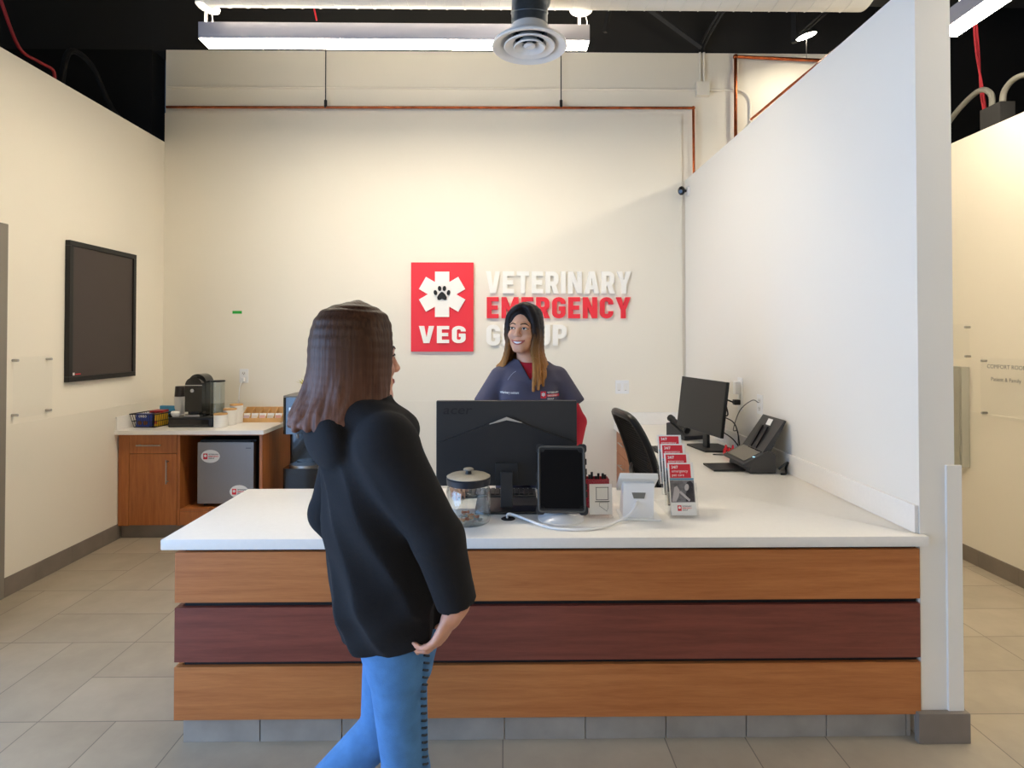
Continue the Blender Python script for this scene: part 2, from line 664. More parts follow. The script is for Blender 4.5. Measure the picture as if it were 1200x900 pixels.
b = MB()
lbox(b, desk, DX0 + 0.028, DX1 - 0.003, DYF + 0.022, DYF + 0.06, 0.10, 0.728)
lbox(b, desk, DX0 + 0.028, DX0 + 0.06, DYF + 0.06, DYBK, 0.10, 0.728)
b.build('carcass', M_REVEAL, desk)
for (z0, z1, m, lab) in ((0.531, 0.716, M_WOOD, 'orange-brown upper board'), (0.312, 0.512, M_CHERRY, 'dark cherry middle board'), (0.100, 0.294, M_WOOD, 'orange-brown lower board')):
    b = MB()
    lbox(b, desk, DX0, DX1 - 0.002, DYF, DYF + 0.021, z0, z1, 0.0015)
    lbox(b, desk, DX0, DX0 + 0.021, DYF + 0.022, DYBK, z0, z1, 0.0015)
    p = b.build('front_panel', m, desk)
    p['label'] = lab
xs = [DX0 + 0.018] + [-1.219 + 0.305 * k for k in range(1, 10)] + [1.545]
for a, c in zip(xs, xs[1:]):
    b = MB()
    lbox(b, desk, a + 0.002, c - 0.002, DYF + 0.03, DYF + 0.042, 0, 0.099, 0.001)
    b.build('kick_tile', M_KICK, desk)

# L-shaped worktop
wt = thing('worktop', 'white quartz L-shaped worktop over the reception desk and along the partition', 'worktop', (0.17, 2.55, 0.73))
b = MB()
c = wt.location
RX0 = 0.945
poly = [(-1.262, 2.19), (1.587, 2.19), (1.587, 2.2149), (1.569, 2.2149), (1.569, YB - 0.017), (RX0, YB - 0.017), (RX0, 2.925), (-1.262, 2.925)]
b.prism([(x - c.x, y - c.y) for x, y in poly], (0, 0, 0), EX, EY, 0.04)
es = [e for e in b.bm.edges if all(v.co.z > 0.039 for v in e.verts) or all(v.co.z < 0.001 for v in e.verts)]
es = [e for e in es if len(e.link_faces) == 2 and e.calc_face_angle(0) > 1]
bmesh.ops.bevel(b.bm, geom=es, offset=0.004, segments=2, profile=0.5, affect='EDGES')
b.build('top', M_QUARTZ, wt)
b = MB()
lbox(b, wt, 1.555, 1.569, 2.22, YB - 0.017, 0.7705, 0.876, 0.002)
b.build('backsplash', M_QUARTZ, wt)
b = MB()
lbox(b, wt, RX0, 1.554, YB - 0.031, YB - 0.017, 0.7705, 0.876, 0.002)
b.build('backsplash', M_QUARTZ, wt)


def handle_bar(parent, p0, p1, out, name='handle', r=0.005):
    p0, p1, out = Vector(p0), Vector(p1), Vector(out)
    d = (p1 - p0).normalized()
    b = MB().cyl(p0 + out, p1 + out, r, seg=12)
    for q in (p0 + d * 0.015, p1 - d * 0.015):
        b.cyl(q, q + out, r * 0.8, seg=10)
    return b.build(name, M_STEEL, parent)


# drawer pedestal under the return
ped = thing('drawer_pedestal', 'maple drawer pedestal under the worktop return by the back wall', 'drawer unit', (1.26, 4.75, 0))
b = MB()
lbox(b, ped, 0.985, 1.55, 4.42, YB - 0.02, 0.1, 0.728)
b.build('body', M_WOODZ, ped)
b = MB()
lbox(b, ped, 1.03, 1.55, 4.44, YB - 0.02, 0.0, 0.0995)
b.build('plinth', M_KICK, ped)
for z0, z1 in ((0.545, 0.722), (0.36, 0.541), (0.105, 0.356)):
    b = MB()
    lbox(b, ped, 0.966, 0.984, 4.423, YB - 0.023, z0, z1, 0.0015)
    d = b.build('drawer', M_WOODZ, ped)
    zc = (z0 + z1) / 2 + 0.02
    handle_bar(d, L(ped, (0.966, 4.65, zc)), L(ped, (0.966, 4.85, zc)), (-0.03, 0, 0))

# ================================================================== COFFEE STATION
CZ = 0.822
CF = 4.49
cab = thing('base_cabinet', 'maple base cabinet with one drawer and one door in the left corner', 'cabinet', (-2.705, 4.78, 0))
CR = -2.47
b = MB()
lbox(b, cab, XL + 0.012, CR, CF + 0.02, YB - 0.017, 0.1, CZ - 0.033)
lbox(b, cab, XL + 0.012, XL + 0.09, CF, CF + 0.02, 0.1, CZ - 0.033)
b.build('carcass', M_WOODZ, cab)
b = MB()
lbox(b, cab, XL + 0.013, CR, CF + 0.035, CF + 0.05, 0, 0.0995)
b.build('kick_tile', M_BASE, cab)
b = MB()
lbox(b, cab, XL + 0.093, CR - 0.002, CF, CF + 0.019, 0.644, CZ - 0.035, 0.0012)
d = b.build('drawer', M_WOODZ, cab)
handle_bar(d, L(cab, (-2.76, CF, 0.708)), L(cab, (-2.58, CF, 0.708)), (0, -0.03, 0))
b = MB()
lbox(b, cab, XL + 0.093, CR - 0.002, CF, CF + 0.019, 0.105, 0.640, 0.0012)
d = b.build('door', M_WOODZ, cab)
handle_bar(d, L(cab, (-2.535, CF, 0.42)), L(cab, (-2.535, CF, 0.60)), (0, -0.03, 0))

cab2 = thing('fridge_cabinet', 'maple open cabinet bay holding the small steel fridge', 'cabinet', (-2.13, 4.78, 0))
CE = -1.83
b = MB()
lbox(b, cab2, CR + 0.002, CR + 0.022, CF, YB - 0.017, 0.1, CZ - 0.033)
lbox(b, cab2, CE - 0.022, CE, CF, YB - 0.017, 0.0, CZ - 0.033)
lbox(b, cab2, CR + 0.022, CE - 0.022, CF + 0.004, YB - 0.04, 0.205, 0.225)
lbox(b, cab2, CR + 0.022, CE - 0.022, CF + 0.004, CF + 0.02, CZ - 0.045, CZ - 0.033)
b.build('carcass', M_WOODZ, cab2)
b = MB()
lbox(b, cab2, CR + 0.022, CE - 0.022, YB - 0.04, YB - 0.02, 0.1, CZ - 0.033)
b.build('back_panel', M_BLKM, cab2)
b = MB()
lbox(b, cab2, CR + 0.024, CE - 0.024, CF, CF + 0.019, 0.105, 0.204, 0.0012)
b.build('lower_panel', M_WOODZ, cab2)
b = MB()
lbox(b, cab2, CR + 0.002, CE - 0.024, CF + 0.035, CF + 0.05, 0, 0.0995)
b.build('kick_tile', M_BASE, cab2)

ct = thing('coffee_worktop', 'white quartz worktop of the coffee station in the left corner', 'worktop', (-2.36, 4.77, CZ - 0.032))
b = MB()
lbox(b, ct, XL + 0.001, -1.805, CF - 0.04, YB - 0.017, CZ - 0.032, CZ, 0.003)
b.build('top', M_QUARTZ, ct)
b = MB()
lbox(b, ct, XL + 0.0045, XL + 0.017, CF - 0.03, YB - 0.03, CZ + 0.0005, CZ + 0.10, 0.002)
lbox(b, ct, XL + 0.0045, -1.81, YB - 0.03, YB - 0.017, CZ + 0.0005, CZ + 0.10, 0.002)
b.build('backsplash', M_QUARTZ, ct)

# ------------------------------------------------------------------ logo helpers
def star_poly(Ln, w):
    p = []
    for k in range(6):
        a = math.radians(90 + 60 * k)
        d = (math.cos(a), math.sin(a)); n = (-d[1], d[0])
        p.append((d[0] * Ln - n[0] * w, d[1] * Ln - n[1] * w))
        p.append((d[0] * Ln + n[0] * w, d[1] * Ln + n[1] * w))
        a2 = a + math.radians(30)
        p.append((2 * w * math.cos(a2), 2 * w * math.sin(a2)))
    return p


def ellpoly(cx, cy, rx, ry, rot=0, n=18):
    r = math.radians(rot)
    return [(cx + rx * math.cos(t) * math.cos(r) - ry * math.sin(t) * math.sin(r),
             cy + rx * math.cos(t) * math.sin(r) + ry * math.sin(t) * math.cos(r)) for t in (2 * PI * i / n for i in range(n))]


def paw(b, o, u, v, s, depth):
    pad = [(-.46, -.62), (-.5, -.35), (-.32, -.05), (-.12, .16), (0, .2), (.12, .16), (.32, -.05), (.5, -.35), (.46, -.62),
           (.26, -.66), (0, -.52), (-.26, -.66)]
    b.prism([(x * s, y * s) for x, y in pad], o, u, v, depth)
    for cx, cy, r in ((-.68, .12, 15), (-.25, .55, 5), (.25, .55, -5), (.68, .12, -15)):
        b.prism(ellpoly(cx * s, cy * s, .18 * s, .27 * s, r), o, u, v, depth)


# stroke letters for the sign: polygons and bands in a box of width w, height 1
def band(pts, t):
    """closed outline of a stroked polyline"""
    l, r = [], []
    n = len(pts)
    for i, p in enumerate(pts):
        p = Vector(p)
        a = (p - Vector(pts[i - 1])).normalized() if i > 0 else None
        c = (Vector(pts[i + 1]) - p).normalized() if i < n - 1 else None
        if a is None: a = c
        if c is None: c = a
        d = (a + c).normalized()
        nn = Vector((-d.y, d.x))
        k = t / 2 / max(0.5, nn.dot(Vector((-a.y, a.x))))
        l.append(p + nn * k); r.append(p - nn * k)
    return [(q.x, q.y) for q in l + r[::-1]]


def glyph(ch, t=0.2):
    h = t / 2
    w = 0.56
    B = lambda *p: band(list(p), t)
    if ch == 'E': w = .50; return w, [B((h, 0), (h, 1)), B((h, h), (w, h)), B((h, 1 - h), (w, 1 - h)), B((h, .5), (w * .92, .5))]
    if ch == 'T': w = .54; return w, [B((w / 2, 0), (w / 2, 1)), B((0, 1 - h), (w, 1 - h))]
    if ch == 'I': w = t; return w, [B((h, 0), (h, 1))]
    if ch == 'V': w = .62; return w, [[(0, 1), (t * 1.08, 1), (w / 2, .32), (w - t * 1.08, 1), (w, 1), (w / 2 + .12, 0), (w / 2 - .12, 0)]]
    if ch == 'A': w = .64; return w, [[(0, 0), (w / 2 - .12, 1), (w / 2 + .12, 1), (w, 0), (w - t * 1.08, 0), (w / 2, .70), (t * 1.08, 0)], [(.14, .19), (w - .14, .19), (w - .19, .37), (.19, .37)]]
    if ch == 'Y': w = .62; return w, [[(0, 1), (t * 1.12, 1), (w / 2, .6), (w - t * 1.12, 1), (w, 1), (w / 2 + h, .4), (w / 2 + h, 0), (w / 2 - h, 0), (w / 2 - h, .4)]]
    if ch == 'N': w = .60; return w, [B((h, 0), (h, 1)), B((w - h, 0), (w - h, 1)), [(0.02, 1), (t * 1.05, 1), (w - .02, 0), (w - t * 1.05, 0)]]
    if ch == 'M': w = .72; return w, [B((h, 0), (h, 1)), B((w - h, 0), (w - h, 1)), [(.02, 1), (t * 1.02, 1), (w / 2, .55), (w - t * 1.02, 1), (w - .02, 1), (w / 2 + .07, .24), (w / 2 - .07, .24)]]
    R = .17
    if ch == 'O': w = .56; p = arc(w - h - R, 1 - h - R, R, 90, 0, 6) + arc(w - h - R, h + R, R, 0, -90, 6) + arc(h + R, h + R, R, 270, 180, 6) + arc(h + R, 1 - h - R, R, 180, 90, 6) + [(w / 2 + .01, 1 - h)]; return w, [band(p, t)]
    if ch == 'U': w = .56; p = [(h, 1)] + arc(h + R, h + R, R, 180, 270, 6) + arc(w - h - R, h + R, R, 270, 360, 6) + [(w - h, 1)]; return w, [band(p, t)]
    if ch == 'C': w = .56; p = [(w - h, .66)] + arc(w - h - R, 1 - h - R, R, 0, 90, 6) + arc(h + R, 1 - h - R, R, 90, 180, 6) + arc(h + R, h + R, R, 180, 270, 6) + arc(w - h - R, h + R, R, 270, 360, 6) + [(w - h, .34)]; return w, [band(p, t)]
    if ch == 'G': w = .56; p = [(w - h, .68)] + arc(w - h - R, 1 - h - R, R, 0, 90, 6) + arc(h + R, 1 - h - R, R, 90, 180, 6) + arc(h + R, h + R, R, 180, 270, 6) + arc(w - h - R, h + R, R, 270, 360, 6) + [(w - h, .54)]; return w, [band(p, t), B((w * .5, .54 - h * .8), (w - .02, .54 - h * .8))]
    if ch in 'PR':
        w = .56; R = .16; yb = .38 + h * .6
        p = [(h, 1 - h)] + arc(w - h - R, 1 - h - R, R, 90, 0, 6) + arc(w - h - R, yb + R, R, 0, -90, 6) + [(h, yb)]
        g = [B((h, 0), (h, 1)), band(p, t)]
        if ch == 'R': g.append([(.22, yb), (.42, yb), (w + .02, 0), (w - t * 1.08, 0)])
        return w, g


def lettering(word, x0, x1, z0, z1):
    """lay glyphs out between x0 and x1; yields (char, polys scaled, x)"""
    gs = [glyph(c) for c in word]
    hgt = z1 - z0
    tot = sum(g[0] for g in gs)
    n = len(gs)
    gap = 0.115
    sx = (x1 - x0) / (tot + gap * (n - 1))
    x = x0
    for c, (w, ps) in zip(word, gs):
        yield c, [[(px * sx, pz * hgt) for px, pz in p] for p in ps], x
        x += (w + gap) * sx


# ================================================================== WALL SIGN
M_SIGNW = mat('white_letter', S(250, 247, 240), 0.4)
YS = YB - 0.012
sA, sB = at(482, 412, YS), at(555, 308, YS)
sign = thing('logo_sign', 'red upright logo panel with a white six-armed star, black paw and VEG', 'sign', ((sA.x + sB.x) / 2, YS - 0.0, sA.z))
w_, h_ = sB.x - sA.x, sB.z - sA.z
b = MB().box(-w_ / 2, w_ / 2, -0.024, -0.0, 0, h_, 0.0015)
b.build('backing_panel', M_RED, sign)
k = w_ / 73.0
b = MB().prism([(x, y) for x, y in star_poly(26.5 * k, 8.3 * k)], (-(0.0) * k, -0.024, h_ - 37.5 * k), EX, EZ, 0.014)
st = b.build('star', M_SIGNW, sign)
b = MB()
paw(b, (0, -0.038, h_ - 37 * k), EX, EZ, 11.2 * k, 0.010)
b.build('paw_emblem', M_INK, st)
for c, ps, x in lettering('VEG', -27 * k, 27.5 * k, 0, 20 * k):
    b = MB()
    for i, p in enumerate(ps):
        b.prism(p, (x, -0.024, 10 * k), EX, EZ, 0.012 + 0.0006 * i)
    b.build('letter', M_SIGNW, sign, smooth=0)
ordn = ['first', 'second', 'third', 'fourth', 'fifth', 'sixth', 'seventh', 'eighth', 'ninth', 'tenth']
for word, px0, px1, py0, py1, m, col, row in (('VETERINARY', 569.5, 739, 344, 318.5, M_SIGNW, 'white', 'top'), ('EMERGENCY', 570.5, 738.5, 373, 348.5, M_RED, 'red', 'middle'), ('GROUP', 570, 664, 405, 380.5, M_SIGNW, 'white', 'bottom')):
    A, B_ = at(px0, py0, YS), at(px1, py1, YS)
    for i, (c, ps, x) in enumerate(lettering(word, A.x, B_.x, A.z, B_.z)):
        b = MB()
        for gi, p in enumerate(ps):
            b.prism(p, (x, YS - 0.0005, A.z), EX, EZ, 0.022 + 0.0006 * gi)
        tag(b.build('sign_letter', m, smooth=0), f'{col} raised wall letter {c}, {ordn[i]} letter of the {row} word', 'sign letter', f'{col} raised letters of the {row} sign word')

# ================================================================== PENDANTS AND CEILING THINGS
pd = thing('pendant_light', 'long white linear pendant light hung across in front of the back wall', 'ceiling light', (-0.673, 3.66, 3.343))
b = MB().box(-1.2, 1.2, -0.06, 0.065, 0.006, 0.106, 0.003)
b.build('housing', mat('pendant_grey', S(158, 158, 170), 0.4), pd)
MB().box(-1.195, 1.195, -0.055, 0.06, 0.0, 0.0058).build('diffuser', M_LAMP, pd)
MB().box(-1.19, 1.19, -0.045, 0.05, 0.1062, 0.109).build('uplight_lens', M_LAMPUP, pd)
for x, tilt in ((-1.172, 0.25), (1.155, 0.0)):
    mt = Matrix.Translation((x, 0, 0.235)) @ Matrix.Rotation(tilt, 4, 'Y')
    cp = MB().lathe([(0, -0.022), (0.055, -0.022), (0.07, -0.012), (0.072, 0.006), (0.05, 0.014), (0, 0.016)], mtx=mt).build('canopy', M_WHITEM, pd)
    b = MB().cyl((x - 0.012, 0, 0.109), (x - 0.012, 0, 0.222), 0.009, seg=12)
    b.tube(spline([(x + 0.03, 0, 0.109), (x + 0.035, -0.01, 0.15), (x + 0.02, 0, 0.215)]), 0.003, 8)
    b.cyl((x, 0, 0.245), (x, 0, ZC - 3.344), 0.004, seg=8)
    b.build('suspension', M_WHITEM, pd)

pd2 = thing('pendant_light', 'long white linear pendant light beyond the partition, at the top right corner', 'ceiling light', (2.715, 2.35, 3.372))
b = MB().box(-0.06, 0.06, -1.2, 1.2, 0.006, 0.11, 0.003)
b.build('housing', MATS['pendant_grey'], pd2)
MB().box(-0.057, 0.057, -1.195, 1.195, -0.012, 0.0058).build('diffuser', M_LAMP, pd2)
MB().box(-0.045, 0.045, -1.19, 1.19, 0.1102, 0.113).build('uplight_lens', M_LAMPUP, pd2)
for y in (-1.1, 1.1):
    MB().cyl((0, y, 0.113), (0, y, ZC - 3.373), 0.004, seg=8).build('suspension', M_WHITEM, pd2)
# added pendant copy, unseen behind the viewer, to warm the desk front
pd_added = copy_tree(pd)
pd_added.location = (-0.3, -2.2, 3.343)
pd_added['label'] = 'added linear pendant for warm light on the desk front, unseen behind the viewer'

# round duct with drop and ceiling diffuser
DYY = 3.42
b = MB()
zc = at(620, 6, DYY).z + 0.155
b.tube([(-1.75, DYY + 0.02, zc), (2.15, DYY + 0.02, zc)], 0.15, 32)
for i in range(36):
    x = -1.7 + i * 0.108
    pts = [(x + 0.055 * math.cos(t), DYY + 0.02 + 0.1515 * math.sin(t), zc + 0.1515 * math.cos(t)) for t in [2 * PI * j / 24 for j in range(24)]]
    b.tube(pts, 0.0025, 5, closed=True)
tag(b.build('spiral_duct', mat('white_duct', S(214, 210, 200), 0.4)), 'white round spiral duct running along the top edge', 'duct')
dc = at(620.5, 55, 3.3)
df = thing('ceiling_diffuser', 'round white air diffuser with concentric rings below a metal drop duct', 'air vent', (dc.x, 3.3, dc.z))
RD = 0.213
b = MB().lathe([(RD * 0.70, 0.03), (RD * 0.80, 0.006), (RD * 0.97, -0.006), (RD, 0.0), (RD * 0.98, 0.012), (RD * 0.6, 0.06), (RD * .5, .11), (RD * .45, .11), (RD * .56, .055)], close=True, seg=48)
b.build('outer_ring', M_WHITEM, df)
for r0, r1, z in ((0.38, 0.66, 0.0), (0.2, 0.40, -0.004)):
    b = MB().lathe([(RD * r0, z + 0.04), (RD * (r0 + .06), z + 0.016), (RD * r1, z - 0.004), (RD * (r1 + .02), z + 0.002), (RD * (r0 + .1), z + 0.026), (RD * (r0 + .03), z + 0.044)], close=True, seg=48)
    b.build('cone_ring', M_WHITEM, df)
MB().lathe([(0, -0.006), (RD * .10, -0.006), (RD * .16, 0.004), (RD * .10, 0.02), (0, 0.022)], seg=32).build('centre_cap', M_WHITEM, df)
b = MB()
for a in range(4):
    t = PI / 4 + a * PI / 2
    b.cyl((RD * .1 * math.cos(t), RD * .1 * math.sin(t), 0.016), (RD * .62 * math.cos(t), RD * .62 * math.sin(t), 0.05), 0.004, seg=6)
b.build('spokes', M_BLK, df)
b = MB().lathe([(0.096, 0.06), (0.096, 0.2), (0.102, 0.2), (0.102, 0.06)], close=True, seg=36)
b.lathe([(0.0, 0.198), (0.099, 0.198)], seg=36)
top = zc - dc.z + 0.0
b.tube(spline([(0, 0, 0.19), (0.0, 0.01, 0.26), (0.012, 0.04, 0.30), (0.03, 0.09, top - 0.16)]), 0.1, 32)
b.lathe([(0.104, 0.195), (0.104, 0.21)], seg=36)
b.tube([(0.103 * math.cos(t), 0.103 * math.sin(t), 0.19 + 0.03 * math.sin(t)) for t in [2 * PI * j / 32 for j in range(32)]], 0.003, 6, closed=True)
b.build('drop_duct', M_GALV, df)

# copper pipes on the back wall
def pipe(name, label, pts, r, m, cat, fit=None, grp=None):
    b = MB()
    b.tube(pts, r, 12)
    if fit:
        for p in fit:
            b.ell(p, (r * 1.6, r * 1.6, r * 1.6), 12, 8)
    return tag(b.build(name, m), label, cat, grp)


yp = YB - 0.052
A, B_, C_ = at(195, 125.5, yp), at(812.5, 126.5, yp), at(814, 300, yp)
p = thing('copper_pipe', 'long copper pipe crossing the back wall and turning down near the partition', 'pipe', (A.x, yp, A.z))
MB().tube([L(p, A), L(p, B_)], 0.011, 12).ell(L(p, B_), (0.017,) * 3, 12, 8).tube([L(p, B_), L(p, C_)], 0.011, 12).build('pipe_run', M_COPPER, p)
for px in (381.5, 657.5):
    q = at(px, 125, yp)
    q2 = Vector((q.x, yp, ZB - 0.004))
    MB().cyl(L(p, q) + Vector((0, 0, 0.01)), L(p, q2), 0.0045, seg=8).cyl(L(p, q) - EZ * 0.012, L(p, q) + EZ * 0.055, 0.013, seg=10).build('hanger', M_BLK, p)
A, B_, C_ = at(1010, 73, yp), at(862, 66.5, yp), at(862, 300, yp)
pipe('copper_pipe', 'copper pipe over the top of the partition, turning down at a corner elbow', [A, B_ + EX * .03, B_, B_ - EZ * .03, C_], 0.014, M_COPPER, 'pipe', [B_])
A, B_ = Vector((2.02, 4.98, 3.62)), Vector((2.02, 3.4, 3.62))
zz = 3.43
A = at(886, 134, 4.95); B_ = atx(930, 92, A.x)
pipe('copper_pipe', 'slanting copper pipe just above the partition edge', [Vector((A.x, YB - .040, A.z - .004)), A - EZ * 0.008, Vector((A.x, 4.40, A.z - 0.018)), Vector((A.x, 3.6, A.z - 0.05))], 0.011, M_COPPER, 'pipe')
# white conduits and box on the upper back wall
q = at(823, 105, YB - 0.02)
cdt = thing('junction_box', 'white electrical junction box with painted conduits on the upper back wall', 'junction box', (q.x, YB, q.z - 0.06))
MB().box(-0.055, 0.055, -0.05, -0.001, 0.0, 0.12, 0.003).build('box', M_WALL, cdt)
b = MB()
x0 = XL + 0.02 - q.x
for dz in (0.062,):
    b.tube([(x0, -0.012, dz), (-0.055, -0.012, dz)], 0.009, 10)
b.tube([(0.055, -0.014, 0.06), (0.30, -0.014, 0.06)] + [(0.30 + 0.12 * math.sin(math.radians(a)), -0.014, -0.06 + 0.12 * math.cos(math.radians(a))) for a in range(15, 91, 15)] + [(0.42, -0.014, -0.6)], 0.010, 10)
for dx in (-0.017, 0.017):
    b.tube([(dx, -0.016, 0.12), (dx, -0.016, ZB - cdt.location.z - 0.003)], 0.011, 10)
b.build('conduit', M_WALL, cdt)
b = MB()
for dx in (-0.017, 0.017):
    b.tube(spline([(dx, -0.016, ZB - cdt.location.z), (dx + 0.004, -0.02, ZB - cdt.location.z + 0.06), (dx + 0.10, -0.12, ZB - cdt.location.z + 0.24), (dx + 0.35, -0.5, ZB - cdt.location.z + 0.62)]), 0.011, 10)
b.build('black_conduit', M_BLK, cdt)
# black steel struts below the ceiling
def strut(label, p0, p1, w=0.03):
    tag(MB().tube([p0, p1], w, 4).build('roof_strut', M_BLKM), label, 'strut')


strut('black steel strut right of the round diffuser', at(722, -30, 4.7), at(709, 38, 4.75), 0.022)
strut('black diagonal strut in the dark ceiling right of the pendant', at(748, 2, 4.9), at(822, 56, 4.95), 0.022)
strut('black upright post beside the round ceiling disc', at(931, -20, 4.85), at(931, 50, 4.85), 0.028)
q = at(945, 43, 4.6)
rl = thing('glowing_canopy', 'round canopy disc with an added glow, on black rails above the partition', 'ceiling light', (q.x, 4.6, q.z))  # canopy disc; its glow is added to brighten the upper back wall
mt = Matrix.Rotation(math.radians(-14), 4, 'Y') @ Matrix.Rotation(math.radians(4), 4, 'X')
MB().lathe([(0, 0.03), (0.06, 0.03), (0.078, 0.02), (0.078, 0.004), (0.07, 0.004), (0.07, 0.012), (0, 0.012)], mtx=mt).build('rim', M_BLK, rl)
MB().lathe([(0, 0.003), (0.07, 0.003), (0.07, 0.011), (0, 0.011)], mtx=mt).build('diffuser', mat('disc_glow', (1, 1, 1, 1), 0.5, emit=(1, 0.9, 0.72, 1), estr=160), rl)
b = MB()
for d in (0, 0.05):
    b.cyl((-0.05 + d * .6, 0.01 + d, 0.03), (0.33 + d * .6, -0.15 + d, 0.36), 0.009, seg=8)
b.cyl((0, 0, -0.18), (0, 0, 0.0), 0.002, seg=6)
b.build('rails', M_BLK, rl)
# steel beam below the ceiling over the right-hand room
tag(MB().box(2.0, 6.0, 4.2, 4.35, 4.0, 4.3).build('roof_beam', M_BLKM), 'dark roof beam over the room at the right', 'beam')

# red cables and tubes above the walls
A = [at(1139, 8, 3.9), at(1142, 60, 3.95), at(1148, 110, 3.98), at(1153, 149, 3.98)]
b = MB()
for d in (-0.012, 0.0, 0.011):
    b.tube(spline([p + Vector((d, d * .6, 0)) + EX * (0.012 * math.sin(i * 2.1 + d * 200)) for i, p in enumerate(A)], 6), 0.006, 8)
b.tube([A[0] + EZ * 0.0, A[0] + Vector((0.05, 0.1, 1.2))], 0.01, 8)
b.xf(Matrix.Translation((0.02, 0, -0.0)))
tag(b.build('red_cable', M_REDW), 'bundle of red cables hanging onto the wall top at the right', 'cable')
q = atx(1167, 138, XR + 0.05)
jb = thing('junction_box', 'dark metal box with two grey flexible conduits on the right wall top', 'junction box', (XR + 0.06, q.y, ZP))
MB().box(-0.05, 0.05, -0.08, 0.08, 0, 0.14, 0.003).build('box', M_BLKM, jb)
b = MB()
b.tube(spline([(0, 0.04, 0.14), (0, 0.05, 0.24), (0, 0.16, 0.3), (0, 0.4, 0.2), (0, 0.6, 0.0)]), 0.018, 10)
b.tube(spline([(0, -0.04, 0.14), (0, -0.06, 0.22), (0, -0.16, 0.26), (0, -0.35, 0.2), (0, -0.6, 0.05)]), 0.018, 10)
b.build('conduit', mat('grey_conduit', S(120, 118, 110), 0.5), jb)
zl = ZL
pts = [atx(0, 8, XL - 0.06) + EZ * 0.05, atx(22, 55, XL - .06), atx(45, 72, XL - .06), atx(62, 82, XL - .06), Vector((XL - .06, atx(64, 92, XL - .06).y, ZL + 0.01))]
tag(MB().tube(spline(pts), 0.010, 8).build('red_cable', mat('dull_red_cable', S(150, 34, 40), 0.6)), 'red cable trailing over the top of the left wall', 'cable')
pts = [Vector((XL - .08, 4.0, ZL + .01)), Vector((XL - .1, 4.1, ZL + .3)), Vector((XL - .12, 4.35, ZL + .32)), Vector((XL - .1, 4.6, ZL + .05)), Vector((XL - .08, 5.0, ZL + .03))]
tag(MB().tube(spline(pts), 0.02, 8).build('black_hose', M_BLACKSP), 'black flexible hose lying in the dark above the left wall', 'hose')
tag(MB().tube([at(362, -20, 4.3), at(371, 24, 4.3)], 0.006, 8).build('red_cable', M_REDW), 'short red cable hanging behind the long pendant', 'cable')

# ================================================================== WALL THINGS
# framed dark board on left wall
A, B_ = atx(76, 448, XL), atx(155, 281, XL)
y0, y1 = atx(76, 300, XL).y, atx(155, 300, XL).y
z0, z1 = atx(76, 448, XL).z, atx(76, 281, XL).z
bd = thing('display_screen', 'large black-framed dark screen hung on the left wall', 'screen', (XL, (y0 + y1) / 2, z0))
hw, hh = (y1 - y0) / 2, z1 - z0
b = MB()
t = 0.035
b.box(0.002, 0.035, -hw, hw, 0, t, 0.002).box(0.002, 0.035, -hw, hw, hh - t, hh, 0.002)
b.box(0.002, 0.035, -hw, -hw + t, t, hh - t, 0.002).box(0.002, 0.035, hw - t, hw, t, hh - t, 0.002)
b.build('frame', M_BLK, bd)
MB().box(0.002, 0.026, -hw + t, hw - t, t, hh - t).build('screen', mat('brown_black_screen', S(62, 52, 50), 0.35), bd)
b = MB()
b.box(0.026, 0.0268, -hw + t + 0.008, -hw + t + 0.028, t + 0.008, t + 0.026)
b.mi = 1
b.box(0.026, 0.0268, -hw + t + 0.034, -hw + t + 0.085, t + 0.012, t + 0.018)
b.build('corner_logo', [M_PAPER, M_REDP], bd)


def acrylic_sign(name, label, x, ya, yb, za, zb, sgn, txt=None, cat='sign holder'):
    """clear sheet on four standoffs; sgn = +1 wall faces +x"""
    o = thing(name, label, cat, (x, (ya + yb) / 2, za))
    hy, hz = abs(yb - ya) / 2, zb - za
    sx = sorted((0.020 * sgn, 0.024 * sgn))
    MB().box(sx[0], sx[1], -hy, hy, 0, hz).build('clear_sheet', M_ACR, o)
    for y in (-hy + 0.02, hy - 0.02):
        for z in (0.02, hz - 0.02):
            MB().cyl((0, y, z), (0.034 * sgn, y, z), 0.008, seg=14).build('standoff', M_STEEL, o)
    if txt:
        for s_, y_, z_, sz in txt:
            MB().text(s_, (0.0255 * sgn, y_, z_), (0, -1 if sgn < 0 else 1, 0), EZ, sz, 0.0003).build('lettering', M_GREYINK, o)
    return o


acrylic_sign('sign_holder', 'empty clear acrylic sign holder on steel standoffs beside the grey door frame', XL, atx(11, 450, XL).y, atx(57, 450, XL).y, 1.035, 1.40, 1)
yA, yB = atx(1156, 430, XR).y, atx(1209, 430, XR).y
zt = atx(1160, 423, XR).z
acrylic_sign('room_sign', 'clear acrylic sign reading Comfort Room on the far right wall', XR, yA + 0.02, yB - 0.02, zt - 0.36, zt + 0.02, -1,
             [('COMFORT ROOM', (yA - yB) / 2 - 0.035, 0.315, 0.036), ('Patient & Family', (yA - yB) / 2 - 0.065, 0.235, 0.034)])
acrylic_sign('file_holder', 'narrow clear acrylic holder above the grey box at the far right', XR, atx(1139.5, 400, XR).y, atx(1129, 400, XR).y + .25, atx(1135, 421, XR).z, atx(1135, 380, XR).z, -1)
ya = atx(1137, 450, XR).y
wb = thing('wall_cabinet', 'grey metal wall box seen edge on at the right, behind the partition', 'wall box', (XR, ya + 0.25, atx(1137, 548, XR).z))
zt = atx(1137, 430, XR).z - wb.location.z
MB().box(-0.06, -0.005, -0.25, 0.25, 0, zt, 0.004).build('body', mat('pale_grey_enamel', S(168, 166, 152), 0.45), wb)
MB().box(-0.066, -0.0605, -0.235, 0.235, 0.015, zt - 0.015, 0.002).build('door', MATS['pale_grey_enamel'], wb)


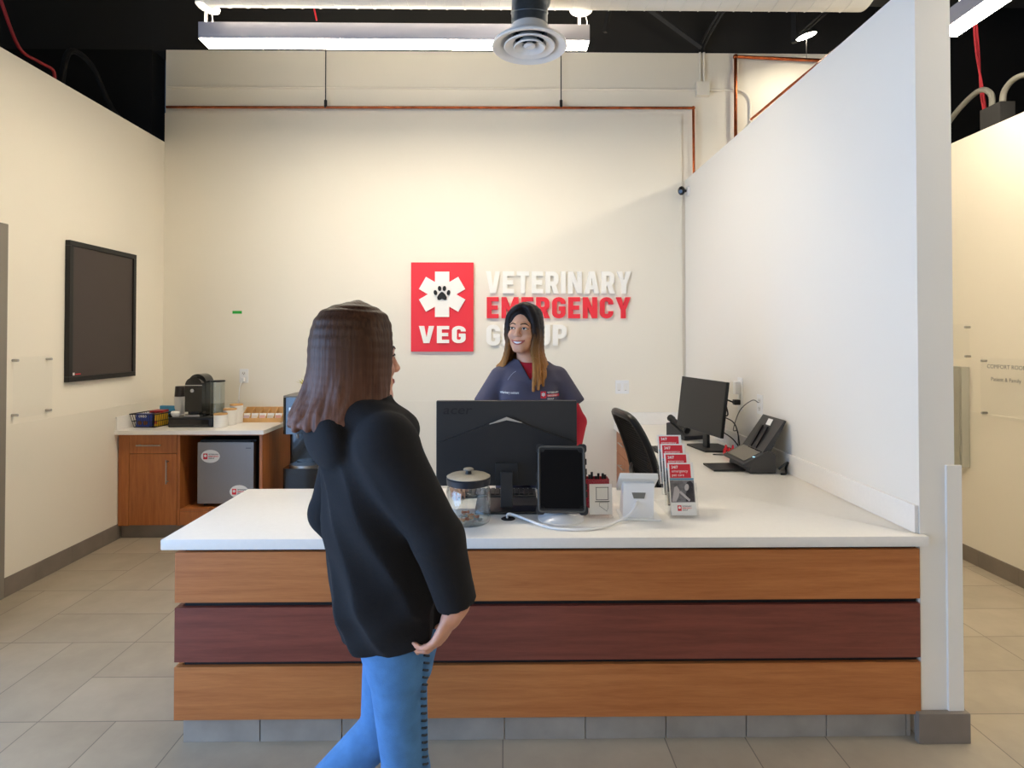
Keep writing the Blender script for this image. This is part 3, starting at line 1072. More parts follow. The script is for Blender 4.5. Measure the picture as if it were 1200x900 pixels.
def plate(name, label, c, u, n, w, h, kind, cat):
    """wall plate at c, width axis u, outward normal n"""
    o = thing(name, label, cat, c)
    u, n = Vector(u), Vector(n)
    mt = Matrix(((u.x, 0, n.x, 0), (u.y, 0, n.y, 0), (0, 1, 0, 0), (0, 0, 0, 1)))
    MB().box(-w / 2, w / 2, -h / 2, h / 2, 0, 0.005, 0.0015, mtx=None).xf(mt).build('plate', M_WHITE, o)
    if kind == 'switch':
        for x in (-w / 4, w / 4):
            MB().box(x - w * .15, x + w * .15, -h * .28, h * .28, 0.005, 0.009, 0.001).xf(mt).build('rocker', M_WHITEM, o)
            MB().box(x - w * .06, x + w * .06, -h * .245, -h * .22, 0.009, 0.0095).xf(mt).build('indicator', M_GREYINK, o)
    else:
        for y in (-h * .2, h * .2):
            k = MB().prism([(a, d + y) for a, d in rrect(w * .5, h * .26, h * .06)], (0, 0, 0.005), EX, EY, 0.002).xf(mt).build('socket', M_WHITEM, o)
            b = MB()
            for x in (-w * .1, w * .1):
                b.box(x - 0.0015, x + 0.0015, y - 0.005, y + 0.006, 0.007, 0.0074)
            b.cyl((0, y - 0.011, 0.007), (0, y - 0.011, 0.0074), 0.003, seg=10)
            b.xf(mt).build('slots', M_BLK, k)
    return o


q = at(729, 453.5, YS)
plate('light_switch', 'white double rocker light switch on the back wall', (q.x, YS, q.z), (1, 0, 0), (0, -1, 0), 0.116, 0.116, 'switch', 'light switch')
q = at(286, 440.5, YS)
po = plate('wall_outlet', 'white wall outlet with a plugged-in lead above the canisters', (q.x, YS, q.z), (1, 0, 0), (0, -1, 0), 0.075, 0.118, 'outlet', 'outlet')
q2 = at(280, 467, YB - 0.08)
b = MB().box(q.x - 0.014, q.x + 0.014, YS - 0.035, YS - 0.0076, q.z - 0.045, q.z - 0.01, 0.003)
b.tube(spline([(q.x - 0.005, YS - 0.03, q.z - 0.045), (q.x - 0.02, YS - 0.04, q.z - 0.1), (q2.x, q2.y, q2.z), (q2.x - 0.01, YB - 0.06, 0.98), (q2.x - 0.04, YB - 0.055, 0.928), (-2.25, YB - 0.06, 0.929)]), 0.004, 8)
tag(b.build('power_lead', M_WHITE), 'white power lead plugged into the outlet above the canisters', 'cable')
yo = atx(866, 460, XP).y
qo = atx(868, 462, XP)
po = plate('wall_outlet', 'white outlet on the partition behind the right-hand monitor', (XP, qo.y, qo.z), (0, 1, 0), (-1, 0, 0), 0.08, 0.22, 'outlet', 'outlet')
MB().box(-0.045, -0.0076, -0.022, 0.022, 0.0, 0.085, 0.006).build('charger', M_WHITE, po)
MB().box(-0.05, -0.0076, -0.02, 0.02, -0.07, -0.035, 0.006).build('plug', M_BLK, po)
po_c = Vector((XP - 0.05, qo.y, qo.z - 0.052))
q = atx(891, 474, XP)
plate('wall_outlet', 'white outlet plate on the partition above the scanner', (XP, q.y, q.z), (0, 1, 0), (-1, 0, 0), 0.075, 0.12, 'outlet', 'outlet')
q5 = q
q = at(797, 224, YB - 0.1)
sc = thing('security_camera', 'small black security camera high in the corner by the partition', 'camera', (XP, 4.98, q.z))
MB().cyl((-0.001, 0, 0), (-0.02, 0, 0), 0.045, 0.04, seg=20).build('mount', M_WHITEM, sc)
MB().cyl((-0.02, 0, 0), (-0.05, 0, 0), 0.012, seg=12).ell((-0.062, -0.005, 0), (0.03, 0.034, 0.038), 18, 12).build('housing', M_BLK, sc)
MB().cyl((-0.075, -0.03, -0.012), (-0.083, -0.045, -0.016), 0.016, seg=16).build('lens', M_BLKG, sc)
q = at(278, 366, YS)
tag(MB().box(q.x - 0.04, q.x + 0.04, YS - 0.002, YS - 0.0004, q.z - 0.012, q.z + 0.012).build('tape_strip', mat('green_tape', S(40, 170, 60), 0.5)), 'short strip of green tape on the back wall', 'tape')

# ================================================================== THINGS ON THE RECEPTION DESK
TZ = 0.7705
M_CHEV = mat('silver_trim', S(196, 194, 190), 0.35, metal=0.8)
# monitor seen from behind
ym = 2.585
A, B_ = at(511, 569, ym), at(676, 469.5, ym)
mw, mz0, mz1 = B_.x - A.x, A.z - TZ, B_.z - TZ
mon = thing('monitor', 'wide black monitor seen from behind, with a chevron ridge, in front of the receptionist', 'monitor', ((A.x + B_.x) / 2, ym, TZ))
MB().box(-mw / 2, mw / 2, 0.0, 0.028, mz0, mz1, 0.004).build('housing', mat('monitor_back', S(44, 43, 43), 0.42), mon)
MB().box(-mw / 2 + 0.008, mw / 2 - 0.008, 0.0282, 0.0295, mz0 + 0.018, mz1 - 0.008).build('screen', M_SCREEN, mon)
k = mw / 165.0
zc_ = mz1 - 19 * k
ch = [(-82 * k + 0.004, mz0 + .002), (82 * k - 0.004, mz0 + .002), (82 * k - 0.004, zc_ - 30 * k), (0, zc_), (-82 * k + .004, zc_ - 30 * k)]
MB().prism(ch, (0, 0, 0), EX, EZ, 0.013).build('lower_shell', mat('monitor_shell', S(30, 29, 30), 0.5), mon)
b = MB()
b.prism([(-20 * k, zc_ - 7.2 * k), (0, zc_ + .5 * k), (18 * k, zc_ - 6.0 * k), (18 * k, zc_ - 6.6 * k), (0, zc_ - 3.2 * k), (-20 * k, zc_ - 8.2 * k)], (0, -0.0132, 0), EX, EZ, 0.003)
b.build('chevron_trim', M_CHEV, mon)
b = MB().text('acer', (-75 * k, -0.0002, mz1 - 15.5 * k), EX, EZ, 15 * k, 0.0008, bold=0.0, width=34 * k, shear=0.15)
b.build('lettering', M_BLK, mon)
MB().box(-7 * k, 7 * k, -0.045, -0.02, 0.012, 0.165, 0.003).build('stand_neck', M_GRAPH, mon)
MB().box(-0.05, 0.05, -0.03, -0.0135, 0.12, 0.20, 0.003).build('hinge_mount', M_BLKM, mon)
MB().box(-0.135, 0.14, -0.105, 0.12, 0.0, 0.012, 0.004).build('stand_base', M_BLK, mon)


def keyboard(name, label, c, w, d, rz=0.0):
    o = thing(name, label, 'keyboard', c, rz)
    MB().box(-w / 2, w / 2, -d / 2, d / 2, 0, 0.012, 0.003).build('case', M_BLKM, o)
    b = MB()
    nx, ny = 15, 5
    for i in range(nx):
        for j in range(ny):
            x = -w / 2 + 0.012 + (w - 0.024) * (i + .5) / nx
            y = -d / 2 + 0.010 + (d - 0.020) * (j + .5) / ny
            kw, kd = (w - .024) / nx * .42, (d - .02) / ny * .42
            b.box(x - kw, x + kw, y - kd, y + kd, 0.0122, 0.0185, 0.0015, 1)
    kp = b.build('keys', M_BLK, o)
    kp['kind'] = 'stuff'
    return o


keyboard('keyboard', 'black keyboard lying behind the big monitor and the glass jar', (at(583, 578, 2.79).x, 2.80, TZ), 0.36, 0.13)

# glass jar with treats
jx = at(549, 600, 2.385).x
jar = thing('glass_jar', 'clear glass jar with a black and grey knobbed lid, near the front of the desk', 'jar', (jx, 2.385, TZ))
R = 0.089
b = MB().lathe([(0, 0.0), (R - .012, 0), (R - .003, .006), (R, .016), (R, .128), (R - .004, .140), (R - .009, .146), (R - .009, .158),
                (R - .013, .158), (R - .013, .145), (R - .006, .136), (R - .004, .125), (R - .004, .018), (R - .014, .010), (0, .010)], seg=48)
b.build('glass', M_GLASS, jar)
lid = MB().lathe([(0, .159), (R - .010, .159), (R - .006, .152), (R - .002, .153), (R - .0, .176), (R - .004, .180), (0, .180)], seg=48).build('lid', mat('lid_black', S(34, 36, 44), 0.35), jar)
MB().lathe([(0, .1802), (R - .004, .1802), (R - .001, .184), (R - .012, .190), (0.02, .193), (0, .193)], seg=48).build('lid_top', mat('lid_grey', S(150, 144, 132), 0.4), lid)
kn = MB().lathe([(0, .193), (.013, .193), (.010, .206), (0, .206)], seg=24).build('knob', M_BLK, lid)
b = MB().lathe([(0, .206), (.018, .207), (.022, .211), (.018, .215), (0, .217)], seg=24).build('knob_cap', MATS['lid_grey'], lid)
for i in range(16):
    a, r = random.uniform(0, 2 * PI), random.uniform(0.0, 0.055)
    z = TZ + 0.0105 + (0.010 if i > 9 else 0)
    b = MB()
    rz = random.uniform(0, PI)
    mt = Matrix.Translation((jar.location.x + r * math.cos(a), 2.385 + r * math.sin(a), z)) @ Matrix.Rotation(rz, 4, 'Z')
    b.tube([(-0.011, 0, .006), (0.011, 0, .006)], 0.0045, 8)
    for x in (-0.012, 0.012):
        for y in (-.004, .004):
            b.ell((x, y, .006), (.0055, .0055, .0055), 8, 6)
    b.xf(mt)
    cc = (S(176, 108, 74), S(196, 150, 110), S(150, 152, 146))[i % 3]
    tag(b.build('pet_treat', mat('treat_%d' % (i % 3), cc, 0.8)), 'small bone-shaped pet treat lying at the bottom of the glass jar', 'treat', 'treats in the glass jar')

# cable grommet and white cable
g = atz(595.5, 608, TZ)
b = MB().lathe([(0.0, 0.0006), (.012, .0006), (.014, .002), (.026, .003), (.029, .0005)], seg=32)
tag(b.xf(Matrix.Translation((g.x, g.y, TZ))).build('cable_grommet', M_BLK), 'round black cable grommet in the worktop in front of the monitor stand', 'grommet')
pts = [g + Vector((-.004, 0.004, 0.004)), g + Vector((0.0, -0.002, 0.02)), g + Vector((0.03, -0.012, 0.018)), atz(640, 617, TZ + .006), atz(668, 620.5, TZ + .006), atz(700, 619, TZ + .006), atz(722, 612, TZ + .006),
       at(738, 602, 2.375), at(745, 590, 2.395), at(746.5, 582, 2.43)]
tag(MB().tube(spline(pts, 8), 0.0052, 10).build('white_cable', M_WHITE), 'thick white cable running from the grommet to the back of the payment stand', 'cable')

# tablet in rugged case on a round stand
tx = at(657.5, 600, 2.42).x
tab = thing('tablet_stand', 'white round pedestal stand carrying the rugged black tablet', 'stand', (tx, 2.42, TZ))
MB().lathe([(0, 0), (.094, 0), (.094, .006), (.085, .013), (.050, .026), (.044, .030), (0, .030)], seg=48).build('base', M_WHITE, tab)
MB().cyl((0, 0, .0302), (0, 0.004, .105), .042, .040, 32).build('neck', mat('satin_neck', S(196, 200, 210), .3), tab)
mt = Matrix.Translation((tx, 2.405, TZ + 0.165)) @ Matrix.Rotation(math.radians(-3), 4, 'Z') @ Matrix.Rotation(math.radians(-19), 4, 'X')
tb = thing('tablet', 'upright tablet in a rugged black case with a dark screen', 'tablet', mt.translation)
mt2 = Matrix.Translation(-mt.translation) @ mt
tw, th = 0.098, 0.134
b = MB().prism([(x, y) for x, y in rrect(tw * 2, th * 2, 0.016)], (0, -0.004, 0), EX, EZ, 0.013)
for sx in (-1, 1):
    for sz in (-1, 1):
        b.prism([(x + sx * (tw - .012), y + sz * (th - .012)) for x, y in rrect(.036, .036, .012)], (0, -0.0025, 0), EX, EZ, 0.017)
for z in (-.06, -.03, 0.03, 0.07):
    b.box(tw - .002, tw + .006, 0.002 - .012, 0.004, z - .012, z + .012, .002)
b.box(-tw - .005, -tw + .002, -.01, .004, -.04, -.015, .002).box(-tw - .005, -tw + .002, -.01, .004, .0, .025, .002)
b.xf(mt2).build('case', M_BLKM, tb)
b = MB()
ring = rrect(tw * 2 - .012, th * 2 - .012, .012)
b.tube([(x, -0.0175, y) for x, y in ring], 0.004, 8, closed=True)
b.xf(mt2).build('bumper_rim', mat('rim_grey', S(84, 82, 78), .5), tb)
MB().box(-tw + .014, tw - .014, -0.0195, -0.0172, -th + .018, th - .018).xf(mt2).build('screen', M_SCREEN, tb)

# small acrylic sign with a card
q0, q1 = at(689.5, 607, 2.44), at(718.5, 564, 2.44)
o = thing('counter_sign', 'small clear acrylic stand with a printed white card, between the tablet and payment stand', 'sign', ((q0.x + q1.x) / 2, 2.44, TZ))
hw, hz = (q1.x - q0.x) / 2, q1.z - TZ
mt = Matrix.Rotation(math.radians(-4), 4, 'X') @ Matrix.Rotation(math.radians(3), 4, 'Z')
MB().box(-hw, hw, -.004, .004, .006, hz, .001).xf(mt).build('clear_sheet', M_ACR, o)
MB().box(-hw, hw, -.02, .05, 0, .004, .001).build('foot', M_ACR, o)
MB().box(-hw + .004, hw - .004, -.0052, -.0043, .012, hz - .012).xf(mt).build('card', M_PAPER, o)
b = MB()
s_ = .028
b.box(-.022, .034, -.0057, -.0053, hz * .82, hz * .832)
for (x0, x1, z0, z1) in ((-.020, .032, .078, .0805), (-.020, .032, .128, .1305), (-.020, -.0175, .078, .1305), (.0295, .032, .078, .1305)):
    b.box(x0, x1, -.0057, -.0053, z0 - .008, z1 - .008)
b.box(-.024, .036, -.0057, -.0053, .062, .066)
nv = [(-.006, .060), (.030, .060), (.030, .036), (.027, .033), (.026, .024), (-.006, .046), (-.006, .060)]
b.tube([(x, -.0055, z) for x, z in nv], .0008, 5)
b.xf(mt).build('print', M_GREYINK, o)
# red pen tray behind it
q = at(698, 590, 2.60)
o = thing('pen_box', 'small red box holding dark pens behind the counter sign', 'pen holder', (q.x, 2.60, TZ))
b = MB()
b.box(-.055, .055, -.03, .03, 0, .004).box(-.055, .055, -.03, -.026, .004, .125).box(-.055, .055, .026, .03, .004, .125)
b.box(-.055, -.051, -.026, .026, .004, .125).box(.051, .055, -.026, .026, .004, .125)
b.build('box', mat('dark_red_plastic', S(150, 24, 40), .4), o)
for i in range(7):
    x = -.042 + i * .014
    tag(MB().tube([(q.x + x, 2.60 + .01 * (-1) ** i, TZ + .006), (q.x + x * 1.05, 2.60 + .014 * (-1) ** i, TZ + .135 + .006 * (i % 3))], .0055, 8).build('pen', M_BLK),
        'dark pen standing in the red box behind the counter sign', 'pen', 'pens in the red box')

# payment stand
o = thing('payment_stand', 'white angled payment terminal stand seen from the back, with a cable port', 'payment terminal', (at(747, 600, 2.43).x, 2.43, TZ), math.radians(-4))
MB().box(-.075, .09, -.045, .10, 0, .006, .002).build('base_plate', M_WHITE, o)
b = MB().prism([(-.02, .0065), (.09, .0065), (.012, .165), (-.04, .15)], (-.062, 0, 0), EY, EZ, .124)
b.build('pedestal', M_WHITE, o)
b = MB()
mt = Matrix.Translation((0, -.020, .165)) @ Matrix.Rotation(math.radians(-32), 4, 'X')
b.box(-.077, .077, -.03, .12, -.012, .014, .004)
b.xf(mt).build('terminal', mat('terminal_white', S(226, 226, 222), .35), o)
b = MB().prism([(-.02, .088), (.022, .088), (.028, .112), (-.028, .112)], (0.0, -.0418, 0), EX, EZ, .003)
b.xf(Matrix.Translation((0, .0085, 0)))
b.build('cable_port', mat('port_grey', S(120, 118, 112), .5), o)

# brochure holder with four brochures
bx = 0.742
hold = thing('brochure_holder', 'clear four-tier acrylic brochure holder on the desk', 'brochure holder', (bx, 2.43, TZ))
LEAN = math.radians(-15)
b = MB()
b.box(-.06, .06, -.012, .26, 0, .003)
for kx in range(4):
    mt = Matrix.Translation((0, .055 * kx, .008 + .03 * kx)) @ Matrix.Rotation(LEAN, 4, 'X')
    p = MB()
    p.box(-.06, .06, .010, .0125, -.004, .20)
    p.box(-.06, .06, -.010, -.0085, -.004, .115)
    p.box(-.06, .06, -.0085, .010, -.004, -.002)
    for sx in (-.06, .0585):
        p.box(sx, sx + .0015, -.0085, .010, -.002, .13)
    p.xf(mt).build('pocket', M_ACR, hold)
b.build('base', M_ACR, hold)
M_TEALP = mat('print_blue', S(96, 150, 176), .5)
M_PH1, M_PH2, M_PH3 = mat('photo_grey', S(120, 118, 122), .5, var=.35, vscale=60), mat('photo_dark', S(50, 46, 52), .5), mat('photo_light', S(196, 190, 192), .5)


def brochure(kx, label):
    o = thing('brochure', label, 'brochure', (bx, 2.43 + .055 * kx, TZ + .0085 + .03 * kx), 0, 'pet care brochures in the holder')
    mt = Matrix.Rotation(LEAN, 4, 'X')
    w = .052
    MB().box(-w, w, -.006, .008, 0, .212).xf(mt).build('paper', M_PAPER, o)
    MB().box(-w + .004, w - .012, -.0066, -.0062, .150, .206).xf(mt).build('red_header', M_REDP, o)
    b = MB()
    for i, (t, z, bo) in enumerate((('24/7', .189, .03), ('emergency', .173, .0), ('pet care', .157, .0))):
        b.text(t, (-w + .012, -.0067, z), EX, EZ, .0155, .0002, bold=bo)
    b.xf(mt).build('header_lettering', M_PAPER, o)
    b = MB().box(-w + .002, w - .002, -.0066, -.0062, .141, .149).xf(mt).build('blue_band', M_TEALP, o)
    ph = MB().box(-w + .002, w - .002, -.0066, -.0062, .052, .140).xf(mt).build('photo_print', M_PH1, o)
    b = MB()
    b.prism([(.010, .055), (.046, .055), (.046, .128), (.036, .138), (.022, .134), (.014, .118), (.018, .10), (.012, .085)], (0, -.0068, 0), EX, EZ, .0001)
    b.mi = 1
    b.prism(ellpoly(.018, .112, .009, .014, -15), (0, -.0071, 0), EX, EZ, .0001)
    b.prism([(-.046, .055), (-.030, .055), (-.018, .075), (-.012, .10), (-.022, .118), (-.034, .112), (-.040, .085)], (0, -.0070, 0), EX, EZ, .0001)
    b.prism([(-.016, .092), (-.008, .098), (.030, .062), (.024, .055)], (0, -.0072, 0), EX, EZ, .0001)
    b.xf(mt).build('picture_shapes', [M_PH2, M_PH3], ph)
    b = MB()
    b.box(-.026, -.010, -.0066, -.0062, .018, .040)
    b.xf(mt).build('logo_mark', M_REDP, o)
    b = MB()
    b.prism([(x, y + .031) for x, y in star_poly(.0055, .0017)], (-.018, -.0067, 0), EX, EZ, .0002)
    b.xf(mt).build('logo_star', M_PAPER, o)
    b = MB()
    for i, t in enumerate(('VETERINARY', 'EMERGENCY', 'GROUP')):
        b.mi = i % 2
        b.text(t, (-.007, -.0064, .034 - .0075 * i), EX, EZ, .0068, .0002, bold=.02)
    b.xf(mt).build('logo_lettering', [M_GREYINK, M_REDP], o)


brochure(0, 'front brochure of the holder, its woman-and-dog picture in full view')
brochure(1, 'second brochure from the front, only its red heading visible above the front one')
brochure(2, 'third brochure from the front of the holder, second from the back')
brochure(3, 'rearmost and highest brochure in the four-tier holder')

# ------------------------------------------------------------------ return worktop: second monitor
mb = (1.385, 3.95)
m2 = thing('monitor', 'smaller black monitor on the worktop along the partition, screen to the left', 'monitor', (mb[0], mb[1], TZ), math.radians(9))
mt = Matrix.Translation((-.075, 0, .295)) @ Matrix.Rotation(math.radians(7), 4, 'Y')
MB().box(-.0, .022, -.305, .305, -.175, .175, .003).xf(mt).build('housing', M_BLK, m2)
MB().box(-.0008, -.0002, -.298, .298, -.160, .170).xf(mt).build('screen', M_SCREENM, m2)
b = MB().box(-.04, -.018, -.03, .03, .012, .27, .003)
b.box(-.045, .0, -.05, .05, .22, .32, .003)
b.build('stand_neck', M_BLK, m2)
MB().prism([(-.10, .14), (-.10, -.12), (.0, -.14), (.12, -.10), (.12, .12), (0, .15)], (0, 0, 0), EX, EY, .011).build('stand_base', M_BLKM, m2)
# desk phone
ph = thing('desk_phone', 'black desk telephone behind the smaller monitor', 'telephone', (at(800, 510, 4.33).x + .05, 4.40, TZ), math.radians(20))
b = MB().prism([(-.11, .001), (.11, .001), (.11, .10), (.07, .11), (-.11, .03)], (-.1, 0, 0), EY, EZ, .2)
b.build('body', M_GRAPH, ph)
mt = Matrix.Rotation(math.radians(23), 4, 'X')
b = MB()
for i in range(4):
    for j in range(3):
        b.box(.0 + j * .026, .018 + j * .026, -.08 + i * .024, -.064 + i * .024, .058, .064, .001, 1)
b.xf(mt).build('keypad', M_BLK, ph)
b = MB().tube(spline([(-.075, -.11, .07), (-.075, -.06, .085), (-.075, .04, .12), (-.075, .1, .14)]), [.026] * 4 + [.02] * 10 + [.026] * 5, 12)
b.build('handset', M_BLK, ph)
keyboard('keyboard', 'black keyboard beside the smaller monitor, mostly behind the brochure holder', (1.05, 3.80, TZ), 0.36, 0.13, math.radians(90 + 4))
ms = at(826, 535, 3.75)
# scanner
sx0, sx1, sy0, sy1 = 1.345, 1.475, 3.21, 3.50
scn = thing('document_scanner', 'dark grey document scanner with a raised feeder, below the partition outlets', 'scanner', (1.40, 3.355, TZ))
M_SCN = mat('scanner_grey', S(58, 57, 57), .45)
prof = [(-.06, .004), (.085, .004), (.085, .095), (.07, .118), (.045, .122), (.02, .112), (-.075, .062), (-.095, .052), (-.095, .044), (-.055, .036)]
b = MB().prism(prof, (0, .145, 0), EX, EZ, .29)
b.build('body', M_SCN, scn)
b = MB().prism([(-.078, .0625), (.012, .1095), (.012, .113), (-.08, .066)], (0, .118, 0), EX, EZ, .235)
b.build('front_flap', mat('scanner_panel', S(112, 106, 96), .4), scn)
b = MB().prism([(.012, .1095), (.03, .1165), (.03, .120), (.012, .113)], (0, .118, 0), EX, EZ, .235)
b.build('glossy_strip', M_BLKG, scn)
MB().lathe([(0, 0), (.006, 0), (.006, .002), (0, .003)], (-.03, -.128, .088), 16).build('power_light', mat('blue_led', S(120, 190, 240), .3, emit=(.4, .75, 1, 1), estr=2), scn)
b = MB().prism([(.018, .115), (.055, .105), (.150, .285), (.140, .290)], (0, .135, 0), EX, EZ, .27)
b.build('feeder_tray', M_SCN, scn)
b = MB()
for y in (-.035, .03):
    b.prism([(.020, .122), (.026, .119), (.098, .238), (.090, .242)], (-.004, y + .012, .002), EX, EZ, .022)
b.build('paper_guide', M_BLK, scn)
b = MB().prism([(.112, .2410), (.130, .2750), (.1285, .2757), (.1105, .2417)], (-.004, .028, .004), EX, EZ, .055)
b.build('paper_label', M_PAPER, scn)
b = MB().prism([(-.058, .002), (-.058, .012), (-.235, .010), (-.235, .002)], (0, .09, 0), EX, EZ, .18)
b.build('output_tray', M_BLK, scn)
# small red tassel cup behind the scanner
q = at(853, 524, 3.62)
o = thing('red_bow', 'small red ribbon bow on the worktop between the monitor base and scanner', 'ribbon', (1.40, 3.64, TZ))
b = MB()
for i in range(9):
    a = 2 * PI * i / 9
    d = Vector((math.cos(a), math.sin(a), 0))
    b.tube(spline([Vector((0, 0, .006)), d * .02 + EZ * .05, d * .034 + EZ * (.055 + .02 * (i % 2)), d * .036 + EZ * .02, Vector((0, 0, .008))], 4), .004, 6)
b.build('loops', M_RED, o)
# cables on the partition side
b = MB().tube(spline([po_c + Vector((-.003, 0, 0)), po_c + Vector((-.06, -.02, .012)), Vector((1.47, 3.86, 1.01)), Vector((1.445, 3.90, 1.0))]), .005, 8)
tag(b.build('power_cable', M_BLK), 'black power cable from the smaller monitor to the partition outlet', 'cable')
b = MB().tube(spline([Vector((1.455, 3.93, .99)), Vector((1.49, 3.80, .96)), Vector((1.49, 3.72, .84)), Vector((1.45, 3.66, .778)), Vector((1.40, 3.70, .777)), Vector((1.32, 3.72, .777))]), .004, 8)
b.tube(spline([Vector((1.44, 3.98, .9)), Vector((1.50, 3.85, .85)), Vector((1.50, 3.70, .777)), Vector((1.42, 3.60, .777))]), .004, 8)
tag(b.build('black_cable', M_BLK), 'loose black cables drooping behind the smaller monitor', 'cable')
q = q5
b = MB().tube(spline([(XP - .008, q.y + .01, q.z + .01), (XP - .03, q.y + .05, q.z + .02), (XP - .05, q.y + .19, q.z - .06), (XP - .05, q.y + .30, q.z - .2), (XP - .04, q.y + .25, .90), (XP - .06, q.y + .2, .777), (XP - .10, q.y + .1, .776)]), .003, 8)
tag(b.build('grey_cable', M_GREYINK), 'thin grey cable looping from the outlet above the scanner down the partition', 'cable')
b = MB().tube(spline([Vector((1.49, 3.19, .80)), Vector((1.53, 3.17, .84)), Vector((1.545, 3.22, .80)), Vector((1.53, 3.19, .776)), Vector((1.50, 3.18, .776))]), .006, 8)
tag(b.build('black_cable', M_BLK), 'short black cable coiled beside the right end of the scanner', 'cable')

# ------------------------------------------------------------------ office chair
chr_ = thing('office_chair', 'black mesh-back office chair tucked under the worktop return', 'chair', (1.02, 3.36, 0), math.radians(6))
b = MB()
for i in range(5):
    a = 2 * PI * i / 5 + .3
    d = Vector((math.cos(a), math.sin(a), 0))
    b.tube([d * .03 + EZ * .10, d * .17 + EZ * .085, d * .29 + EZ * .065], [.028, .022, .016], 10)
b.cyl((0, 0, .06), (0, 0, .13), .036)
b.build('star_base', M_BLK, chr_)
for i in range(5):
    a = 2 * PI * i / 5 + .3
    d = Vector((math.cos(a), math.sin(a), 0)) * .29
    n = Vector((-math.sin(a), math.cos(a), 0))
    b = MB().cyl(d - n * .022 + EZ * .028, d - n * .006 + EZ * .028, .027, seg=16).cyl(d + n * .006 + EZ * .028, d + n * .022 + EZ * .028, .027, seg=16)
    b.cyl(d + EZ * .03, d + EZ * .062, .008, seg=8)
    b.build('caster', M_BLK, chr_)
MB().cyl((0, 0, .13), (0, 0, .42), .024, seg=16).build('gas_lift', M_BLK, chr_)
b = MB().prism(rrect(.48, .48, .09, 6), (0, 0, .425), EX, EY, .07)
b.build('seat', mat('black_fabric', S(28, 28, 30), .9, bump=.3, bscale=400), chr_)


def bk(y, z):      # point on the curved back: bows outward at the middle of its width
    t = (z - .56) / .52
    return Vector((-.215 - .15 * t + .03 * math.sin(t * PI) * 1.0 + .35 * y * y - .0, y * (1 - .12 * t * t), z))


outl = [(.19, .60), (.215, .70), (.225, .82), (.225, .95), (.20, 1.05), (.14, 1.085), (0, 1.09)]
loop = [bk(y, z) for y, z in outl] + [bk(-y, z) for y, z in outl[::-1][1:]] + [bk(-.10, .565), bk(.10, .565)]
sm = []
n = len(loop)
for i in range(n):
    p0, p1, p2, p3 = loop[i - 1], loop[i], loop[(i + 1) % n], loop[(i + 2) % n]
    for k_ in range(4):
        t = k_ / 4
        sm.append(0.5 * ((2 * p1) + (p2 - p0) * t + (2 * p0 - 5 * p1 + 4 * p2 - p3) * t * t + (3 * p1 - p0 - 3 * p2 + p3) * t ** 3))
MB().tube(sm, .021, 10, closed=True).build('back_frame', M_BLK, chr_)
b = MB()
for i in range(33):
    z = .60 + i * .0148
    hw = np.interp(z, [.60, .70, .82, .95, 1.05, 1.085], [.185, .205, .215, .215, .19, .13])
    b.tube([bk(hw * t_, z) for t_ in np.linspace(-1, 1, 9)], .0028, 4, caps=False)
for j in range(-14, 15):
    y = j * .0150
    zt = 1.075 if abs(y) < .13 else 1.03
    b.tube([bk(y, z) for z in np.linspace(.60, zt, 9)], .0026, 4, caps=False)
mm = b.build('back_mesh', M_BLKM, chr_)
b = MB()
for dz in (0, .022, .044):
    b.tube(spline([bk(.215, .72 + dz), bk(.13, .70 + dz) + EX * -.03, bk(0, .69 + dz) + EX * -.05, bk(-.13, .70 + dz) + EX * -.03, bk(-.215, .72 + dz)]), .011, 8)
b.build('lumbar_support', M_BLK, chr_)
MB().tube(spline([(-.02, 0, .42), (-.2, 0, .41), (-.275, 0, .47), (-.255, 0, .60)]), .03, 10).build('back_bracket', M_BLK, chr_)

# ================================================================== COFFEE STATION THINGS
CZ2 = CZ + .0005
# fridge
fx0, fx1 = at(230.6, 560, 4.54).x, at(297, 560, 4.54).x
fr = thing('mini_fridge', 'small steel-door fridge with two oval stickers inside the cabinet bay', 'fridge', ((fx0 + fx1) / 2, 4.80, .2255))
fw = (fx1 - fx0) / 2
MB().box(-fw, fw, -.21, .24, .012, .505, .004).build('body', M_BLK, fr)
dd = MB().box(-fw, fw, -.255, -.212, .022, .492, .006).build('door', M_FRIDGE, fr)
MB().box(-fw + .025, fw - .025, -.2556, -.24, .4925, .502).build('grip_recess', M_BLK, dd)
MB().box(fw - .062, fw - .022, -.2558, -.2552, .445, .449).build('badge', M_BLK, dd)
for x in (-fw + .04, fw - .04):
    MB().cyl((x, -.2, 0), (x, -.2, .012), .016, seg=14).build('foot', M_BLK, fr)


def oval(x, z, lab):
    b = MB().prism(ellpoly(0, 0, .072, .050, n=36), (x, -.2552, z), EX, EZ, .0006)
    s_ = b.build('oval_sticker', M_PAPER, dd)
    s_['label'] = lab
    b = MB().box(x - .054, x - .022, -.2564, -.2559, z - .022, z + .022)
    b.build('sticker_mark', M_REDP, s_)
    b = MB().prism([(a, c + z + .004) for a, c in star_poly(.011, .0035)], (x - .038, -.2565, 0), EX, EZ, .0002)
    for i, t in enumerate(('VETERINARY', 'EMERGENCY', 'GROUP')):
        b.mi = 2 if i == 1 else 1
        b.text(t, (x - .015, -.2559, z + .010 - .015 * i), EX, EZ, .0135, .0003, bold=.03)
    return b


for x, z, lab in ((-fw + .10, .385, 'upper left oval sticker'), (fw - .11, .115, 'lower right oval sticker')):
    b = oval(x, z, lab)
    b.build('sticker_print', [M_PAPER, M_GREYINK, M_REDP], [c_ for c_ in children(dd) if c_.name.startswith('oval')][-1])

